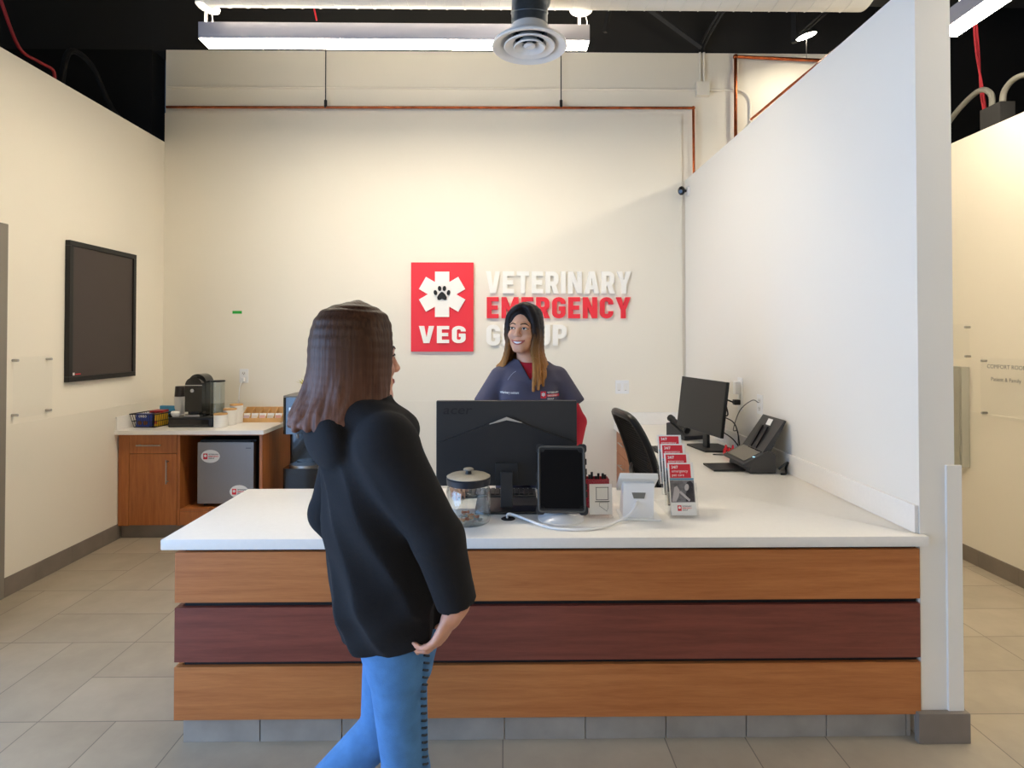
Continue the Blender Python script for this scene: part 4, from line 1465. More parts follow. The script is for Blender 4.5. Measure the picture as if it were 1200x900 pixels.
# coffee machine on its capsule drawer
cy = 4.72
A, B_ = at(196, 496, 4.60), at(248.5, 485, 4.60)
tr = thing('capsule_drawer', 'low black capsule drawer under the coffee machine', 'drawer box', ((A.x + B_.x) / 2, 4.74, CZ2))
hw = (B_.x - A.x) / 2
MB().box(-hw, hw, -.13, .18, .0, .072, .006).build('box', M_BLK, tr)
MB().box(-hw + .012, hw - .03, -.1335, -.1305, .008, .060, .001).build('drawer_front', M_BLKG, tr)
MB().box(-hw + .02, hw - .02, -.12, .17, .0725, .075, .001).build('top_mat', mat('wire_grey', S(92, 90, 88), .4, metal=.6), tr)
TT = CZ2 + .0755
cmx = at(232.5, 470, 4.72).x
cm = thing('coffee_machine', 'glossy black coffee machine with a domed head and clear water tank', 'coffee machine', (cmx, 4.76, TT))
hw = .070
prof = [(hw * math.cos(math.radians(a)), .262 + .070 * math.sin(math.radians(a))) for a in range(0, 181, 12)]
b = MB().prism([(hw, .0)] + prof + [(-hw, 0)], (0, .06, 0), EX, EZ, .12)
b.build('body', M_BLKG, cm)
b = MB().prism([(.066, .040)] + [(.066 * math.cos(math.radians(a)), .248 + .062 * math.sin(math.radians(a))) for a in range(0, 181, 15)] + [(-.066, .040)], (0, -.0605, 0), EX, EZ, .055)
b.build('brew_head', M_BLKG, cm)
MB().box(-.067, .067, -.1175, -.1165, .244, .250).build('head_trim', M_STEEL, cm)
MB().lathe([(0, 0), (.014, 0), (.014, .004), (0, .006)], mtx=Matrix.Translation((-.01, -.1158, .205)) @ Matrix.Rotation(PI / 2, 4, 'X'), seg=18).build('button', M_STEEL, cm)
MB().box(-.075, .05, -.115, -.062, .0, .016, .003).build('drip_tray', M_STEEL, cm)
b = MB().box(-.028, .028, -.10, -.070, .022, .0395, .003).build('spout', M_BLK, cm)
b = MB()
x0, x1 = .079, .185
b.lathe([(0, .012), (.05, .012), (.053, .02), (.053, .265), (.050, .265), (.050, .02), (0, .016)], (.127, .01, 0), 28)
b.build('water_tank', M_GLASS, cm)
MB().lathe([(0, .2655), (.056, .2655), (.056, .277), (0, .279)], (.127, .01, 0), 28).build('tank_lid', M_BLK, cm)
MB().lathe([(0, .0), (.054, .0), (.054, .0115), (0, .0115)], (.127, .01, 0), 28).build('tank_base', M_BLK, cm)
MB().lathe([(0, .018), (.0495, .018), (.0495, .09), (0, .09)], (.127, .01, 0), 28).build('water', clear('water_tint', (.80, .82, .80, 1), .06, .5), cm)
# milk jug and cups
q = at(211, 482, 4.82)
o = thing('cup_stack', 'stack of paper cups with a black lid stack, left of the coffee machine', 'cups', (q.x, 4.82, TT))
b = MB()
for i in range(8):
    z = .012 * i
    b.lathe([(.028, z), (.039, z + .052), (.042, z + .054), (.042, z + .058), (.038, z + .056), (.027, z + .003)], close=True, seg=24)
b.build('cups', M_PAPER, o)
MB().lathe([(0, .145), (.041, .145), (.036, .225), (.034, .228), (0, .228)], seg=24).build('lids', mat('dark_brown_plastic', S(44, 38, 36), .35), o)
q = at(206, 483, 4.66)
tag(MB().lathe([(0, .004), (.022, 0), (.034, .018), (.036, .035), (.028, .045), (.03, .040), (.03, .02), (0, .01)], seg=28).xf(Matrix.Translation((q.x, 4.66, TT))).build('white_bowl', M_WHITEM), 'small white bowl on the black capsule drawer', 'bowl')
# wire basket of snacks
A = at(179, 494, 4.66)
bs = thing('wire_basket', 'black wire basket full of snack packs beside the left wall', 'basket', (A.x - .008, 4.72, CZ2), math.radians(-8))
b = MB()
W0, D0, H0 = .105, .15, .105
for z, gx, gy in ((.004, W0 - .02, D0 - .02), (.05, W0 - .01, D0 - .01), (H0, W0, D0)):
    b.tube([(gx, gy, z), (-gx, gy, z), (-gx, -gy, z), (gx, -gy, z)], .003 if z < H0 else .005, 6, closed=True)
for i in range(11):
    t_ = -1 + 2 * i / 10
    b.tube([(t_ * W0, -D0, H0), (t_ * (W0 - .02), -D0 + .02, .004), (t_ * (W0 - .02), D0 - .02, .004), (t_ * W0, D0, H0)], .0018, 5)
for i in range(13):
    t_ = -1 + 2 * i / 12
    b.tube([(-W0, t_ * D0, H0), (-W0 + .02, t_ * (D0 - .02), .004), (W0 - .02, t_ * (D0 - .02), .004), (W0, t_ * D0, H0)], .0018, 5)
b.build('wire_frame', M_BLK, bs)


def snack(label, lx, ly, lz, w, d, h, m, rz, tx=0.0, text=None, m2=None):
    c = bs.matrix_basis @ Vector((lx, ly, lz))
    o = thing('snack_pack', label, 'snack', c, rz + math.radians(-8))
    mt = Matrix.Rotation(tx, 4, 'X')
    MB().box(-w / 2, w / 2, -d / 2, d / 2, 0, h, .003).xf(mt).build('pack', m, o)
    b = MB()
    if text:
        b.text(text, (0, -d / 2 - .0006, h * .72), EX, EZ, h * .24, .0003, bold=.03, align='CENTER')
    b.mi = 1
    b.prism(ellpoly(-w * .2, h * .3, w * .16, h * .17), (0, -d / 2 - .0005, 0), EX, EZ, .0003)
    b.prism(ellpoly(w * .2, h * .3, w * .16, h * .17), (0, -d / 2 - .0005, 0), EX, EZ, .0003)
    b.xf(mt).build('pack_print', [M_PAPER, m2 or M_INK], o)


M_SB = mat('snack_blue', S(40, 66, 150), .35)
M_SR = mat('snack_red', S(170, 32, 44), .35)
M_SY = mat('snack_yellow', S(226, 178, 48), .35)
M_SL = mat('snack_sky', S(72, 160, 206), .35)
M_SN = mat('snack_navy', S(26, 38, 74), .35)
brn = mat('biscuit_brown', S(120, 74, 50), .6)
snack('blue snack pack with white lettering at the front of the wire basket', -.01, -.115, .008, .115, .035, .10, M_SB, 0, 0, 'OREO', brn)
snack('red snack pack lying flat on top of the basket', .01, .02, .102, .10, .10, .018, M_SR, .2, 0)
snack('yellow and red snack pack at the right side of the basket', .068, -.03, .008, .03, .12, .095, M_SY, 0, 0, None, M_SR)
snack('dark blue snack pack in the middle of the basket', 0.0, -.02, .008, .08, .08, .09, M_SN, 0.05, 0)
snack('sky blue snack box standing up at the back of the basket', .03, .105, .03, .145, .03, .115, M_SL, 0, 0)
# canisters
for (px, Y, h, lab) in ((258.5, 4.63, .095, 'front, shortest white canister with a bamboo lid'), (269.5, 4.75, .118, 'middle white canister with a bamboo lid, between the other two'), (277.0, 4.86, .142, 'rear, tallest white canister with a bamboo lid by the tea box')):
    q = at(px, 490, Y)
    o = thing('canister', lab, 'canister', (q.x, Y, CZ2), 0, 'white canisters with bamboo lids')
    MB().lathe([(0, 0), (.047, 0), (.05, .004), (.05, h), (0, h)], seg=32).build('body', M_WHITEM, o)
    MB().lathe([(0, h + .0005), (.0505, h + .0005), (.0505, h + .010), (.048, h + .012), (0, h + .012)], seg=32).build('lid', M_BAMBOO, o)
# tea box
A, B_ = at(283.5, 491, 4.90), at(331, 476, 4.90)
o = thing('tea_box', 'bamboo tea caddy with a row of paper sachets beside the canisters', 'tea box', ((A.x + B_.x) / 2, 4.94, CZ2))
hw = (B_.x - A.x) / 2
b = MB().box(-hw, hw, -.06, .06, 0, .008, .001).box(-hw, hw, -.06, -.052, .008, .034, .001).box(-hw, hw, .052, .06, .008, .115, .001)
for i in range(6):
    x = -hw + .004 + (2 * hw - .008) * i / 5
    b.prism([(-.052, .008), (.052, .008), (.052, .115), (-.052, .04)], (x - .004, 0, 0), EY, EZ, .008)
b.build('box', M_BAMBOO, o)
cols = [S(206, 186, 196), S(224, 214, 200), S(226, 180, 168), S(214, 204, 186), S(226, 170, 150)]
for i in range(5):
    x = -hw + .004 + (2 * hw - .008) * (i + .5) / 5
    c = o.location + Vector((x, -.03, .009))
    b = MB().box(-.026, .026, -.012, .03, 0, .062, .002)
    t_ = thing('tea_sachet', ('first', 'second', 'third', 'fourth', 'fifth')[i] + ' stack of tea sachets from the left in the bamboo box', 'tea', c, 0, 'tea sachets in the bamboo box')
    b.xf(Matrix.Rotation(math.radians(-12), 4, 'X')).build('sachets', M_PAPER, t_)
    MB().box(-.022, .022, -.0132, -.0125, .012, .045).xf(Matrix.Rotation(math.radians(-12), 4, 'X')).build('sachet_label', mat('tea_%d' % i, cols[i], .6), t_)
# water cooler
wx0 = at(329, 500, 4.52).x
wc = thing('water_cooler', 'black floor-standing water cooler right of the coffee station', 'water cooler', (wx0 + .16, 4.70, 0))
b = MB().prism(rrect(.31, .34, .03), (0, 0, .012), EX, EY, .505).prism(rrect(.31, .34, .03), (0, 0, .78), EX, EY, .28)
b.prism([(x, y + .08) for x, y in rrect(.31, .18, .02)], (0, 0, .517), EX, EY, .263)
b.build('body', M_BLKG, wc)
MB().prism(rrect(.30, .33, .03), (0, 0, 0), EX, EY, .0118).build('foot_plinth', M_BLK, wc)
MB().prism(rrect(.308, .338, .03), (0, 0, 1.0602), EX, EY, .012).build('top_cover', mat('cooler_top', S(120, 116, 110), .4), wc)
MB().box(-.10, .10, -.178, -.1705, .94, .985, .002).build('control_panel', M_STEEL, wc)
for x in (-.06, 0, .06):
    MB().cyl((x, -.10, .785), (x, -.10, .74), .012, seg=12).build('tap', M_STEEL, wc)
MB().prism(ellpoly(0, -.085, .125, .08, n=30), (0, 0, .5175), EX, EY, .018).build('drip_tray', M_STEEL, wc)
MB().lathe([(0, 0), (.014, 0), (.014, .004), (0, .005)], mtx=Matrix.Translation((-.02, -.1705, .86)) @ Matrix.Rotation(PI / 2, 4, 'X'), seg=18).build('badge', M_STEEL, wc)
# little yellow plant on the cooler
q = at(357, 452, 4.62)
pl = thing('potted_plant', 'small yellow-green plant on top of the water cooler, half behind the walking woman', 'plant', (q.x, 4.66, 1.0725))
MB().lathe([(0, 0), (.03, 0), (.038, .06), (.034, .06), (.03, .05), (0, .05)], seg=20).build('pot', M_WHITEM, pl)
b = MB()
for i in range(16):
    a = i * 2.4
    l_ = .05 + .03 * (i % 3)
    d = Vector((math.cos(a), math.sin(a), 0))
    p0, p1, p2 = Vector((0, 0, .05)), d * l_ * .5 + EZ * .09, d * l_ + EZ * (.10 + .02 * (i % 2))
    n = Vector((-d.y, d.x, 0)) * .009
    vs4 = [b.bm.verts.new(v) for v in (p0 - n * .3, p0 + n * .3, p1 + n, p2, p1 - n)]
    b.bm.faces.new((vs4[0], vs4[1], vs4[2], vs4[4])); b.bm.faces.new((vs4[4], vs4[2], vs4[3]))
lv = b.build('leaves', mat('yellow_leaf', S(196, 184, 60), .5), pl, smooth=0)
lv.modifiers.new('thick', 'SOLIDIFY').thickness = .001

# ================================================================== PEOPLE
class Field:
    """signed distance field made of blended primitives; meshed as one continuous surface"""
    def __init__(s):
        s.ops = []

    def _add(s, fn, lo, hi, k, sub):
        s.ops.append((fn, np.array(lo, float), np.array(hi, float), k, sub))
        return s

    def ell(s, c, r, k=0.02, frame=None, sub=False):
        c = np.array(c, float); r = np.array(r, float)
        Fm = np.eye(3) if frame is None else np.array(frame, float)   # rows are axes

        def fn(P):
            q = (P - c) @ Fm.T
            k0 = np.sqrt(((q / r) ** 2).sum(-1))
            k1 = np.sqrt(((q / r ** 2) ** 2).sum(-1)) + 1e-9
            return k0 * (k0 - 1) / k1
        m = r.max()
        return s._add(fn, c - m, c + m, k, sub)

    def cone(s, a, b, ra, rb, k=0.02, sub=False):
        a = np.array(a, float); b = np.array(b, float)
        ab = b - a
        L2 = max((ab ** 2).sum(), 1e-9)

        def fn(P):
            h = np.clip(((P - a) @ ab) / L2, 0, 1)
            d = P - a - h[..., None] * ab
            return np.sqrt((d ** 2).sum(-1)) - (ra + (rb - ra) * h)
        m = max(ra, rb)
        return s._add(fn, np.minimum(a, b) - m, np.maximum(a, b) + m, k, sub)

    def chain(s, pts, rs, k=0.012):
        for i in range(len(pts) - 1):
            s.cone(pts[i], pts[i + 1], rs[i], rs[i + 1], k)
        return s

    def loft(s, st, yaw=0.0, k=0.03, grow=0.0, wob=None):
        """stack of ellipses (z, cx, cy, side radius, front radius); yaw turns the side axis"""
        st = sorted(st)
        z = np.array([t[0] for t in st]); V = np.array([t[1:] for t in st], float)
        V[:, 2:] += grow
        sx = np.array([math.cos(yaw), math.sin(yaw)]); fx = np.array([-math.sin(yaw), math.cos(yaw)])

        def fn(P):
            zz = np.clip(P[..., 2], z[0], z[-1])
            i = np.clip(np.searchsorted(z, zz, side='right') - 1, 0, len(z) - 2)
            t = (zz - z[i]) / (z[i + 1] - z[i])
            t = t * t * (3 - 2 * t) * .5 + t * .5
            v = V[i] + (V[i + 1] - V[i]) * t[..., None]
            dx, dy = P[..., 0] - v[..., 0], P[..., 1] - v[..., 1]
            a = (dx * sx[0] + dy * sx[1]) / v[..., 2]
            c = (dx * fx[0] + dy * fx[1]) / v[..., 3]
            r = np.sqrt(a * a + c * c)
            d = (r - 1) * np.minimum(v[..., 2], v[..., 3])
            if wob is not None:
                d = d + wob(P)
            dz = np.maximum(z[0] - P[..., 2], P[..., 2] - z[-1])
            return np.maximum(d, dz)
        m = V[:, 2:].max()
        lo = [V[:, 0].min() - m, V[:, 1].min() - m, z[0]]
        hi = [V[:, 0].max() + m, V[:, 1].max() + m, z[-1]]
        return s._add(fn, lo, hi, k, False)

    def cut(s, p, n, k=0.004, lo=None, hi=None):
        """remove everything on the side the normal points to"""
        p = np.array(p, float); n = np.array(n, float); n /= np.linalg.norm(n)

        def fn(P):
            return -((P - p) @ n)
        return s._add(fn, [-9] * 3 if lo is None else lo, [9] * 3 if hi is None else hi, k, True)

    @staticmethod
    def _mix(D, d, k, sub):
        if sub:
            d = -d
            h = np.clip(.5 - .5 * (D - d) / k, 0, 1)
            return D + (d - D) * h + k * h * (1 - h)
        h = np.clip(.5 + .5 * (D - d) / k, 0, 1)
        return D + (d - D) * h - k * h * (1 - h)

    def eval(s, P):
        D = np.full(P.shape[:-1], 1.0)
        for fn, lo, hi, k, sub in s.ops:
            if sub:
                inb = np.all((P > lo - .05) & (P < hi + .05), axis=-1)
                D = np.where(inb, s._mix(D, fn(P), k, True), D)
            else:
                D = s._mix(D, fn(P), k, False)
        return D

    def axes(s, step, fine=None, pad=0.012):
        lo = np.min([o[1] for o in s.ops if not o[4]], axis=0) - pad
        hi = np.max([o[2] for o in s.ops if not o[4]], axis=0) + pad
        out = []
        for a in range(3):
            pts = [lo[a]]
            while pts[-1] < hi[a]:
                st = step
                if fine is not None and fine[0][a] < pts[-1] < fine[1][a]:
                    st = fine[2]
                pts.append(pts[-1] + st)
            out.append(np.array(pts))
        return out

    def mesh(s, step, fine=None):
        X = s.axes(step, fine)
        sh = tuple(len(a) for a in X)
        D = np.full(sh, 1.0)
        for fn, lo, hi, k, sub in s.ops:
            mg = max(k, .02) + .02
            sl = []
            for a in range(3):
                i0 = int(np.searchsorted(X[a], lo[a] - mg)); i1 = int(np.searchsorted(X[a], hi[a] + mg))
                sl.append(slice(max(i0 - 1, 0), min(i1 + 1, sh[a])))
            if any(q.stop <= q.start for q in sl):
                continue
            P = np.stack(np.meshgrid(X[0][sl[0]], X[1][sl[1]], X[2][sl[2]], indexing='ij'), -1)
            D[tuple(sl)] = s._mix(D[tuple(sl)], fn(P), k, sub)
        I = D < 0
        c = np.zeros(tuple(n - 1 for n in sh), np.int8)
        offs = [(i, j, k) for i in (0, 1) for j in (0, 1) for k in (0, 1)]
        cut = lambda A, o: A[o[0]:A.shape[0] - 1 + o[0], o[1]:A.shape[1] - 1 + o[1], o[2]:A.shape[2] - 1 + o[2]]
        for o in offs:
            c += cut(I, o)
        act = (c > 0) & (c < 8)
        idx = np.argwhere(act)
        ids = np.full(act.shape, -1, np.int64)
        ids[act] = np.arange(len(idx))
        co = np.zeros((len(idx), 3)); cnt = np.zeros(len(idx))
        for o in offs:
            for a in range(3):
                if o[a]:
                    continue
                o2 = list(o); o2[a] = 1
                i0 = idx + np.array(o); i1 = idx + np.array(o2)
                v0 = D[i0[:, 0], i0[:, 1], i0[:, 2]]; v1 = D[i1[:, 0], i1[:, 1], i1[:, 2]]
                m = (v0 < 0) != (v1 < 0)
                t = np.where(m, v0 / np.where(m, v0 - v1, 1), 0)
                p0 = np.stack([X[q][i0[:, q]] for q in range(3)], -1)
                p1 = np.stack([X[q][i1[:, q]] for q in range(3)], -1)
                co += np.where(m[:, None], p0 + (p1 - p0) * t[:, None], 0)
                cnt += m
        co /= np.maximum(cnt, 1)[:, None]
        quads = []
        for a in range(3):
            b_, c_ = (a + 1) % 3, (a + 2) % 3
            s0 = [slice(None)] * 3; s1 = [slice(None)] * 3
            s0[a] = slice(0, -1); s1[a] = slice(1, None)
            e = I[tuple(s0)] != I[tuple(s1)]
            E_ = np.argwhere(e)
            E_ = E_[(E_[:, b_] > 0) & (E_[:, c_] > 0) & (E_[:, b_] < sh[b_] - 1) & (E_[:, c_] < sh[c_] - 1)]
            q = []
            for db, dc_ in ((-1, -1), (0, -1), (0, 0), (-1, 0)):
                f = E_.copy(); f[:, b_] += db; f[:, c_] += dc_
                q.append(ids[f[:, 0], f[:, 1], f[:, 2]])
            q = np.stack(q, -1)
            fl = ~I[E_[:, 0], E_[:, 1], E_[:, 2]]
            q[fl] = q[fl][:, ::-1]
            quads.append(q)
        q = np.concatenate(quads)
        q = q[(q >= 0).all(1)]
        return co, q

    def build(s, name, mats, parent, step, fine=None, pick=None):
        co, q = s.mesh(step, fine)
        me = bpy.data.meshes.new(name)
        me.from_pydata(co.tolist(), [], q.tolist())
        for m in (mats if isinstance(mats, list) else [mats]):
            me.materials.append(m)
        if pick is not None:
            cen = co[q].mean(1)
            me.polygons.foreach_set('material_index', pick(cen).astype(np.int32))
        me.polygons.foreach_set('use_smooth', [True] * len(me.polygons))
        me.update()
        o = bpy.data.objects.new(name, me)
        COL.objects.link(o)
        o.parent = parent
        return o


def nv3(v):
    v = np.array(v, float)
    return v / np.linalg.norm(v)


class Head:
    """head built on a frame: c centre, f forward, u up, s = towards the person's left"""
    def __init__(h, c, f, u, k=1.0):
        h.c = np.array(c, float); h.f = nv3(f)
        h.s = nv3(np.cross(nv3(u), h.f)); h.u = np.cross(h.f, h.s); h.k = k

    def p(h, s, f, u):
        return h.c + (h.s * s + h.f * f + h.u * u) * h.k

    def add(h, F, neck, smile=True):
        fr = [h.s, h.f, h.u]; k = h.k
        E_ = lambda s, f, u, r, kk=.02, sub=False: F.ell(h.p(s, f, u), np.array(r) * k, kk, fr, sub)
        E_(0, -.012, .035, (.073, .092, .083))
        E_(0, .030, -.035, (.059, .056, .085), .03)
        E_(0, .038, -.078, (.046, .044, .038), .03)
        F.cone(h.p(-.012, .074, -.102), h.p(.012, .074, -.102), .017 * k, .017 * k, .022)
        for sg in (-1, 1):
            E_(sg * .038, .062, -.033, (.024, .023, .021), .020)
            F.cone(h.p(sg * .012, .083, .020), h.p(sg * .046, .066, .018), .010 * k, .008 * k, .014)
            E_(sg * .032, .091, .001, (.016, .013, .0095), .010, True)
            E_(sg * .032, .073, .002, (.0145, .0125, .0115), .005)
            F.ell(h.p(sg * .077, -.012, -.008), np.array((.010, .020, .031)) * k, .008, fr)
            E_(sg * .0125, .096, -.033, (.0085, .010, .008), .006)
        F.cone(h.p(0, .084, .012), h.p(0, .103, -.028), .0075 * k, .0105 * k, .012)
        E_(0, .104, -.030, (.011, .010, .009), .006)
        E_(0, .086, -.066, (.023, .008, .013), .012)
        F.cone(h.p(0, -.02, -.06), neck, .052 * k, .056, .03)

    def surf(h, F, s, u):
        fs = np.linspace(.15, .0, 151)
        P = np.array([h.p(s, f, u) for f in fs])
        D = F.eval(P)
        i = np.argmax(D < 0)
        return fs[i]

    def features(h, F, root, iris, brow, lip, teeth=True, look=(0.0, 0.0)):
        k = h.k
        V = lambda a: Vector(a)
        M3 = Matrix((h.s, h.f, h.u)).transposed().to_4x4()
        for sg in (-1, 1):
            f0 = h.surf(F, sg * .032, .002)
            c = V(h.p(sg * .032, f0 - .0015, .002))
            e = MB().ell((0, 0, 0), (.0125 * k, .0042 * k, .0044 * k), 20, 12, M3).xf(Matrix.Translation(c)).build('eye', M_EYEW, root)
            c2 = V(h.p(sg * .032 + look[0], f0 + .0012, .002 + look[1]))
            MB().ell((0, 0, 0), (.0062 * k, .0026 * k, .0050 * k), 16, 10, M3).xf(Matrix.Translation(c2)).build('iris', iris, e)
            pts = [V(h.p(sg * (.032 + a), h.surf(F, sg * (.032 + a), b) + .001, b)) for a, b in ((-.0145, .000), (-.008, .0056), (.001, .0072), (.009, .0054), (.0155, .0005))]
            MB().tube(spline(pts, 4), 0.0024 * k, 6).build('eyelash', brow, e)
            pts = [V(h.p(sg * a, h.surf(F, sg * a, b) + .0005, b)) for a, b in ((.013, .0225), (.024, .0265), (.036, .0265), (.047, .0205), (.052, .016))]
            MB().tube(spline(pts, 4), [.0026 * k] * 6 + [.0030 * k] * 5 + [.0022 * k] * 5 + [.0008 * k], 6).build('eyebrow', brow, root)
        # mouth
        w = .034 if teeth else .022
        e_ = -.0575 if teeth else -.060
        up = [(-w, e_), (-w * .55, -.0615), (-.004, -.0622), (0, -.0632), (.004, -.0622), (w * .55, -.0615), (w, e_)]
        lo = [(-w, e_), (-w * .62, -.0705 if teeth else -.067), (0, -.0775 if teeth else -.0685), (w * .62, -.0705 if teeth else -.067), (w, e_)]
        q = lambda L_, o: [V(h.p(a, h.surf(F, a, b) + o, b)) for a, b in L_]
        lp = MB().tube(spline(q(up, .0005), 4), 0.0030 * k, 8).tube(spline(q(lo, .0005), 4), 0.0036 * k, 8).build('lips', lip, root)
        if teeth:
            b = MB()
            n = 15
            rows = []
            for j in range(4):
                row = []
                for i in range(n):
                    a = -w * .94 + 2 * w * .94 * i / (n - 1)
                    t = abs(a) / w
                    zu = -.0618 + .0035 * t ** 2; zl = -.0760 + .0175 * t ** 2.2
                    z = zu + (min(zl, zu) - zu) * j / 3
                    row.append(b.bm.verts.new(V(h.p(a, h.surf(F, a, z) + .0012 - .001 * t, z))))
                rows.append(row)
            for r0, r1 in zip(rows, rows[1:]):
                for i in range(n - 1):
                    b.bm.faces.new((r0[i], r0[i + 1], r1[i + 1], r1[i]))
            t_ = b.build('teeth', M_TEETH, lp)
            t_.modifiers.new('thick', 'SOLIDIFY').thickness = .0012


def add_hand(F, w, d, n, s, curl=(.35, .45, .35), k=1.0, spread=.05):
    """w wrist, d pointing direction, n palm normal, s towards the thumb"""
    d = nv3(d); n = nv3(np.array(n) - d * np.dot(n, d)); s_ = nv3(np.cross(n, d))
    s = s_ if np.dot(s_, s) > 0 else -s_
    w = np.array(w, float)
    F.ell(w + d * .048 * k, np.array((.050, .038, .0145)) * k, .012, [d, s, n])
    F.cone(w - d * .02, w + d * .02 * k, .025 * k, .024 * k, .015)
    for i, (o, l) in enumerate(((.028, .072), (.0095, .080), (-.0095, .075), (-.0275, .060))):
        p = w + d * (.088 - .006 * abs(i - 1.2)) * k + s * o * k
        dd = nv3(d + s * (o / .03) * spread)
        r = .0088 * k
        ls = (l * .46 * k, l * .30 * k, l * .24 * k)
        a = 0
        F.cone(p - dd * .03 * k, p, .0095 * k, r, .006)
        for j in range(3):
            a += curl[j] * (1 + .08 * i)
            v = dd * math.cos(a) + n * math.sin(a)
            p2 = p + v * ls[j]
            F.cone(p, p2, r, r * .9, .003)
            p, r = p2, r * .9
    p = w + d * .022 * k + s * .026 * k
    v1 = nv3(s * .72 + d * .62 + n * .30)
    p2 = p + v1 * .038 * k
    v2 = nv3(s * .30 + d * .85 + n * .40)
    p3 = p2 + v2 * .030 * k
    p4 = p3 + nv3(v2 + n * .3) * .022 * k
    F.cone(p, p2, .015 * k, .0115 * k, .010).cone(p2, p3, .0112 * k, .0100 * k, .003).cone(p3, p4, .0100 * k, .0078 * k, .003)


def skin_mat(name, col):
    m = mat(name, col, .45, var=.06, vscale=30)
    b = m.node_tree.nodes['Principled BSDF']
    b.inputs['Subsurface Weight'].default_value = .12
    b.inputs['Subsurface Radius'].default_value = (.02, .008, .004)
    return m


def hair_mat(name, top, tip, z0, z1):
    """long hair: strand variation, dark at the roots and dyed lighter towards the tips"""
    m = bpy.data.materials.new(name)
    m.use_nodes = True
    nt = m.node_tree
    b = nt.nodes['Principled BSDF']
    tc = nt.nodes.new('ShaderNodeTexCoord')
    sp = nt.nodes.new('ShaderNodeSeparateXYZ')
    nt.links.new(tc.outputs['Object'], sp.inputs[0])
    mp = nt.nodes.new('ShaderNodeMapping')
    mp.inputs['Scale'].default_value = (150, 150, 5)
    nt.links.new(tc.outputs['Object'], mp.inputs[0])
    n = nt.nodes.new('ShaderNodeTexNoise')
    n.inputs['Scale'].default_value = 1.0
    n.inputs['Detail'].default_value = 4
    nt.links.new(mp.outputs[0], n.inputs['Vector'])
    ad = nt.nodes.new('ShaderNodeMath')
    ad.operation = 'MULTIPLY_ADD'
    ad.inputs[1].default_value = .22
    nt.links.new(n.outputs['Fac'], ad.inputs[0])
    nt.links.new(sp.outputs[2], ad.inputs[2])
    mr = nt.nodes.new('ShaderNodeMapRange')
    mr.inputs['From Min'].default_value = z0 + .11
    mr.inputs['From Max'].default_value = z1 + .11
    nt.links.new(ad.outputs[0], mr.inputs['Value'])
    cr = nt.nodes.new('ShaderNodeValToRGB')
    cr.color_ramp.elements[0].color = tip
    cr.color_ramp.elements[1].color = top
    nt.links.new(mr.outputs[0], cr.inputs[0])
    v = nt.nodes.new('ShaderNodeMapRange')
    v.inputs['From Min'].default_value = .3
    v.inputs['From Max'].default_value = .7
    v.inputs['To Min'].default_value = .55
    v.inputs['To Max'].default_value = 1.35
    nt.links.new(n.outputs['Fac'], v.inputs['Value'])
    sc = nt.nodes.new('ShaderNodeVectorMath')
    sc.operation = 'SCALE'
    nt.links.new(cr.outputs[0], sc.inputs[0])
    nt.links.new(v.outputs[0], sc.inputs['Scale'])
    nt.links.new(sc.outputs[0], b.inputs['Base Color'])
    b.inputs['Roughness'].default_value = .5
    b.inputs['Specular IOR Level'].default_value = .22
    bp = nt.nodes.new('ShaderNodeBump')
    bp.inputs['Strength'].default_value = .5
    bp.inputs['Distance'].default_value = .003
    nt.links.new(n.outputs['Fac'], bp.inputs['Height'])
    nt.links.new(bp.outputs[0], b.inputs['Normal'])
    return m


M_EYEW = mat('eye_white', S(236, 230, 224), .25)
M_IRIS = mat('dark_brown_iris', S(36, 22, 16), .15)
M_BROW = mat('dark_brow', S(34, 24, 20), .7)
M_LIP = mat('pink_lip', S(178, 92, 84), .4)
M_TEETH = mat('white_teeth', S(246, 242, 234), .25)
RNG = random.Random(11)

# ------------------------------------------------------------------ receptionist
rx, ry = 0.130, 3.10
rec = thing('person', 'smiling person with long dark-to-caramel hair in a navy scrub top, standing behind the desk', 'person', (rx, ry, 0))
M_SKIN1 = skin_mat('warm_skin', S(214, 160, 128))
hd = Head((-.028, -.035, 1.560), (-.36, -.93, -.02), (.05, 0, 1), 1.0)
hd.p(0, 0, 0)
yawr = math.radians(-6)
torso = [(.80, .0, .0, .165, .115), (.92, 0, 0, .168, .115), (1.06, 0, -.01, .128, .095), (1.20, 0, -.02, .140, .108), (1.29, 0, -.01, .158, .098), (1.345, 0, .0, .135, .075), (1.385, 0, .005, .07, .055), (1.40, 0, .005, .055, .05)]
shL, shR = (.150, .0, 1.310), (-.150, -.0, 1.310)
elR, wrR = (-.245, -.05, 1.075), (-.385, -.265, .860)
elL, wrL = (.250, -.06, 1.08), (.175, -.275, .842)
B1 = Field()
B1.loft(torso, yawr, grow=-.008)
hd.add(B1, (.0, .005, 1.37))
for sh, el, wr, sg in ((shR, elR, wrR, -1), (shL, elL, wrL, 1)):
    B1.cone(sh, el, .046, .036, .03).cone(el, wr, .036, .024, .01)
    d = nv3((-sg * .35, -.90, -.34))
    add_hand(B1, np.array(wr) + d * .012 + np.array((0, 0, -.012)), d, (0, -.2, -1), (-sg, 0, 0), (.12, .35, .3), .95)
for sg in (-1, 1):
    B1.cone((sg * .085, 0, .86), (sg * .09, -.005, .47), .075, .05, .03).cone((sg * .09, -.005, .47), (sg * .095, .02, .07), .05, .034, .01)
    B1.cone((sg * .095, .03, .045), (sg * .11, -.14, .03), .034, .028, .02)
hp = hd.p(0, 0, 0)
body1 = B1.build('body', M_SKIN1, rec, .0075, (hp - .13, hp + .13, .0024))
hd.features(B1, rec, M_IRIS, M_BROW, M_LIP, True, (-.002, 0))
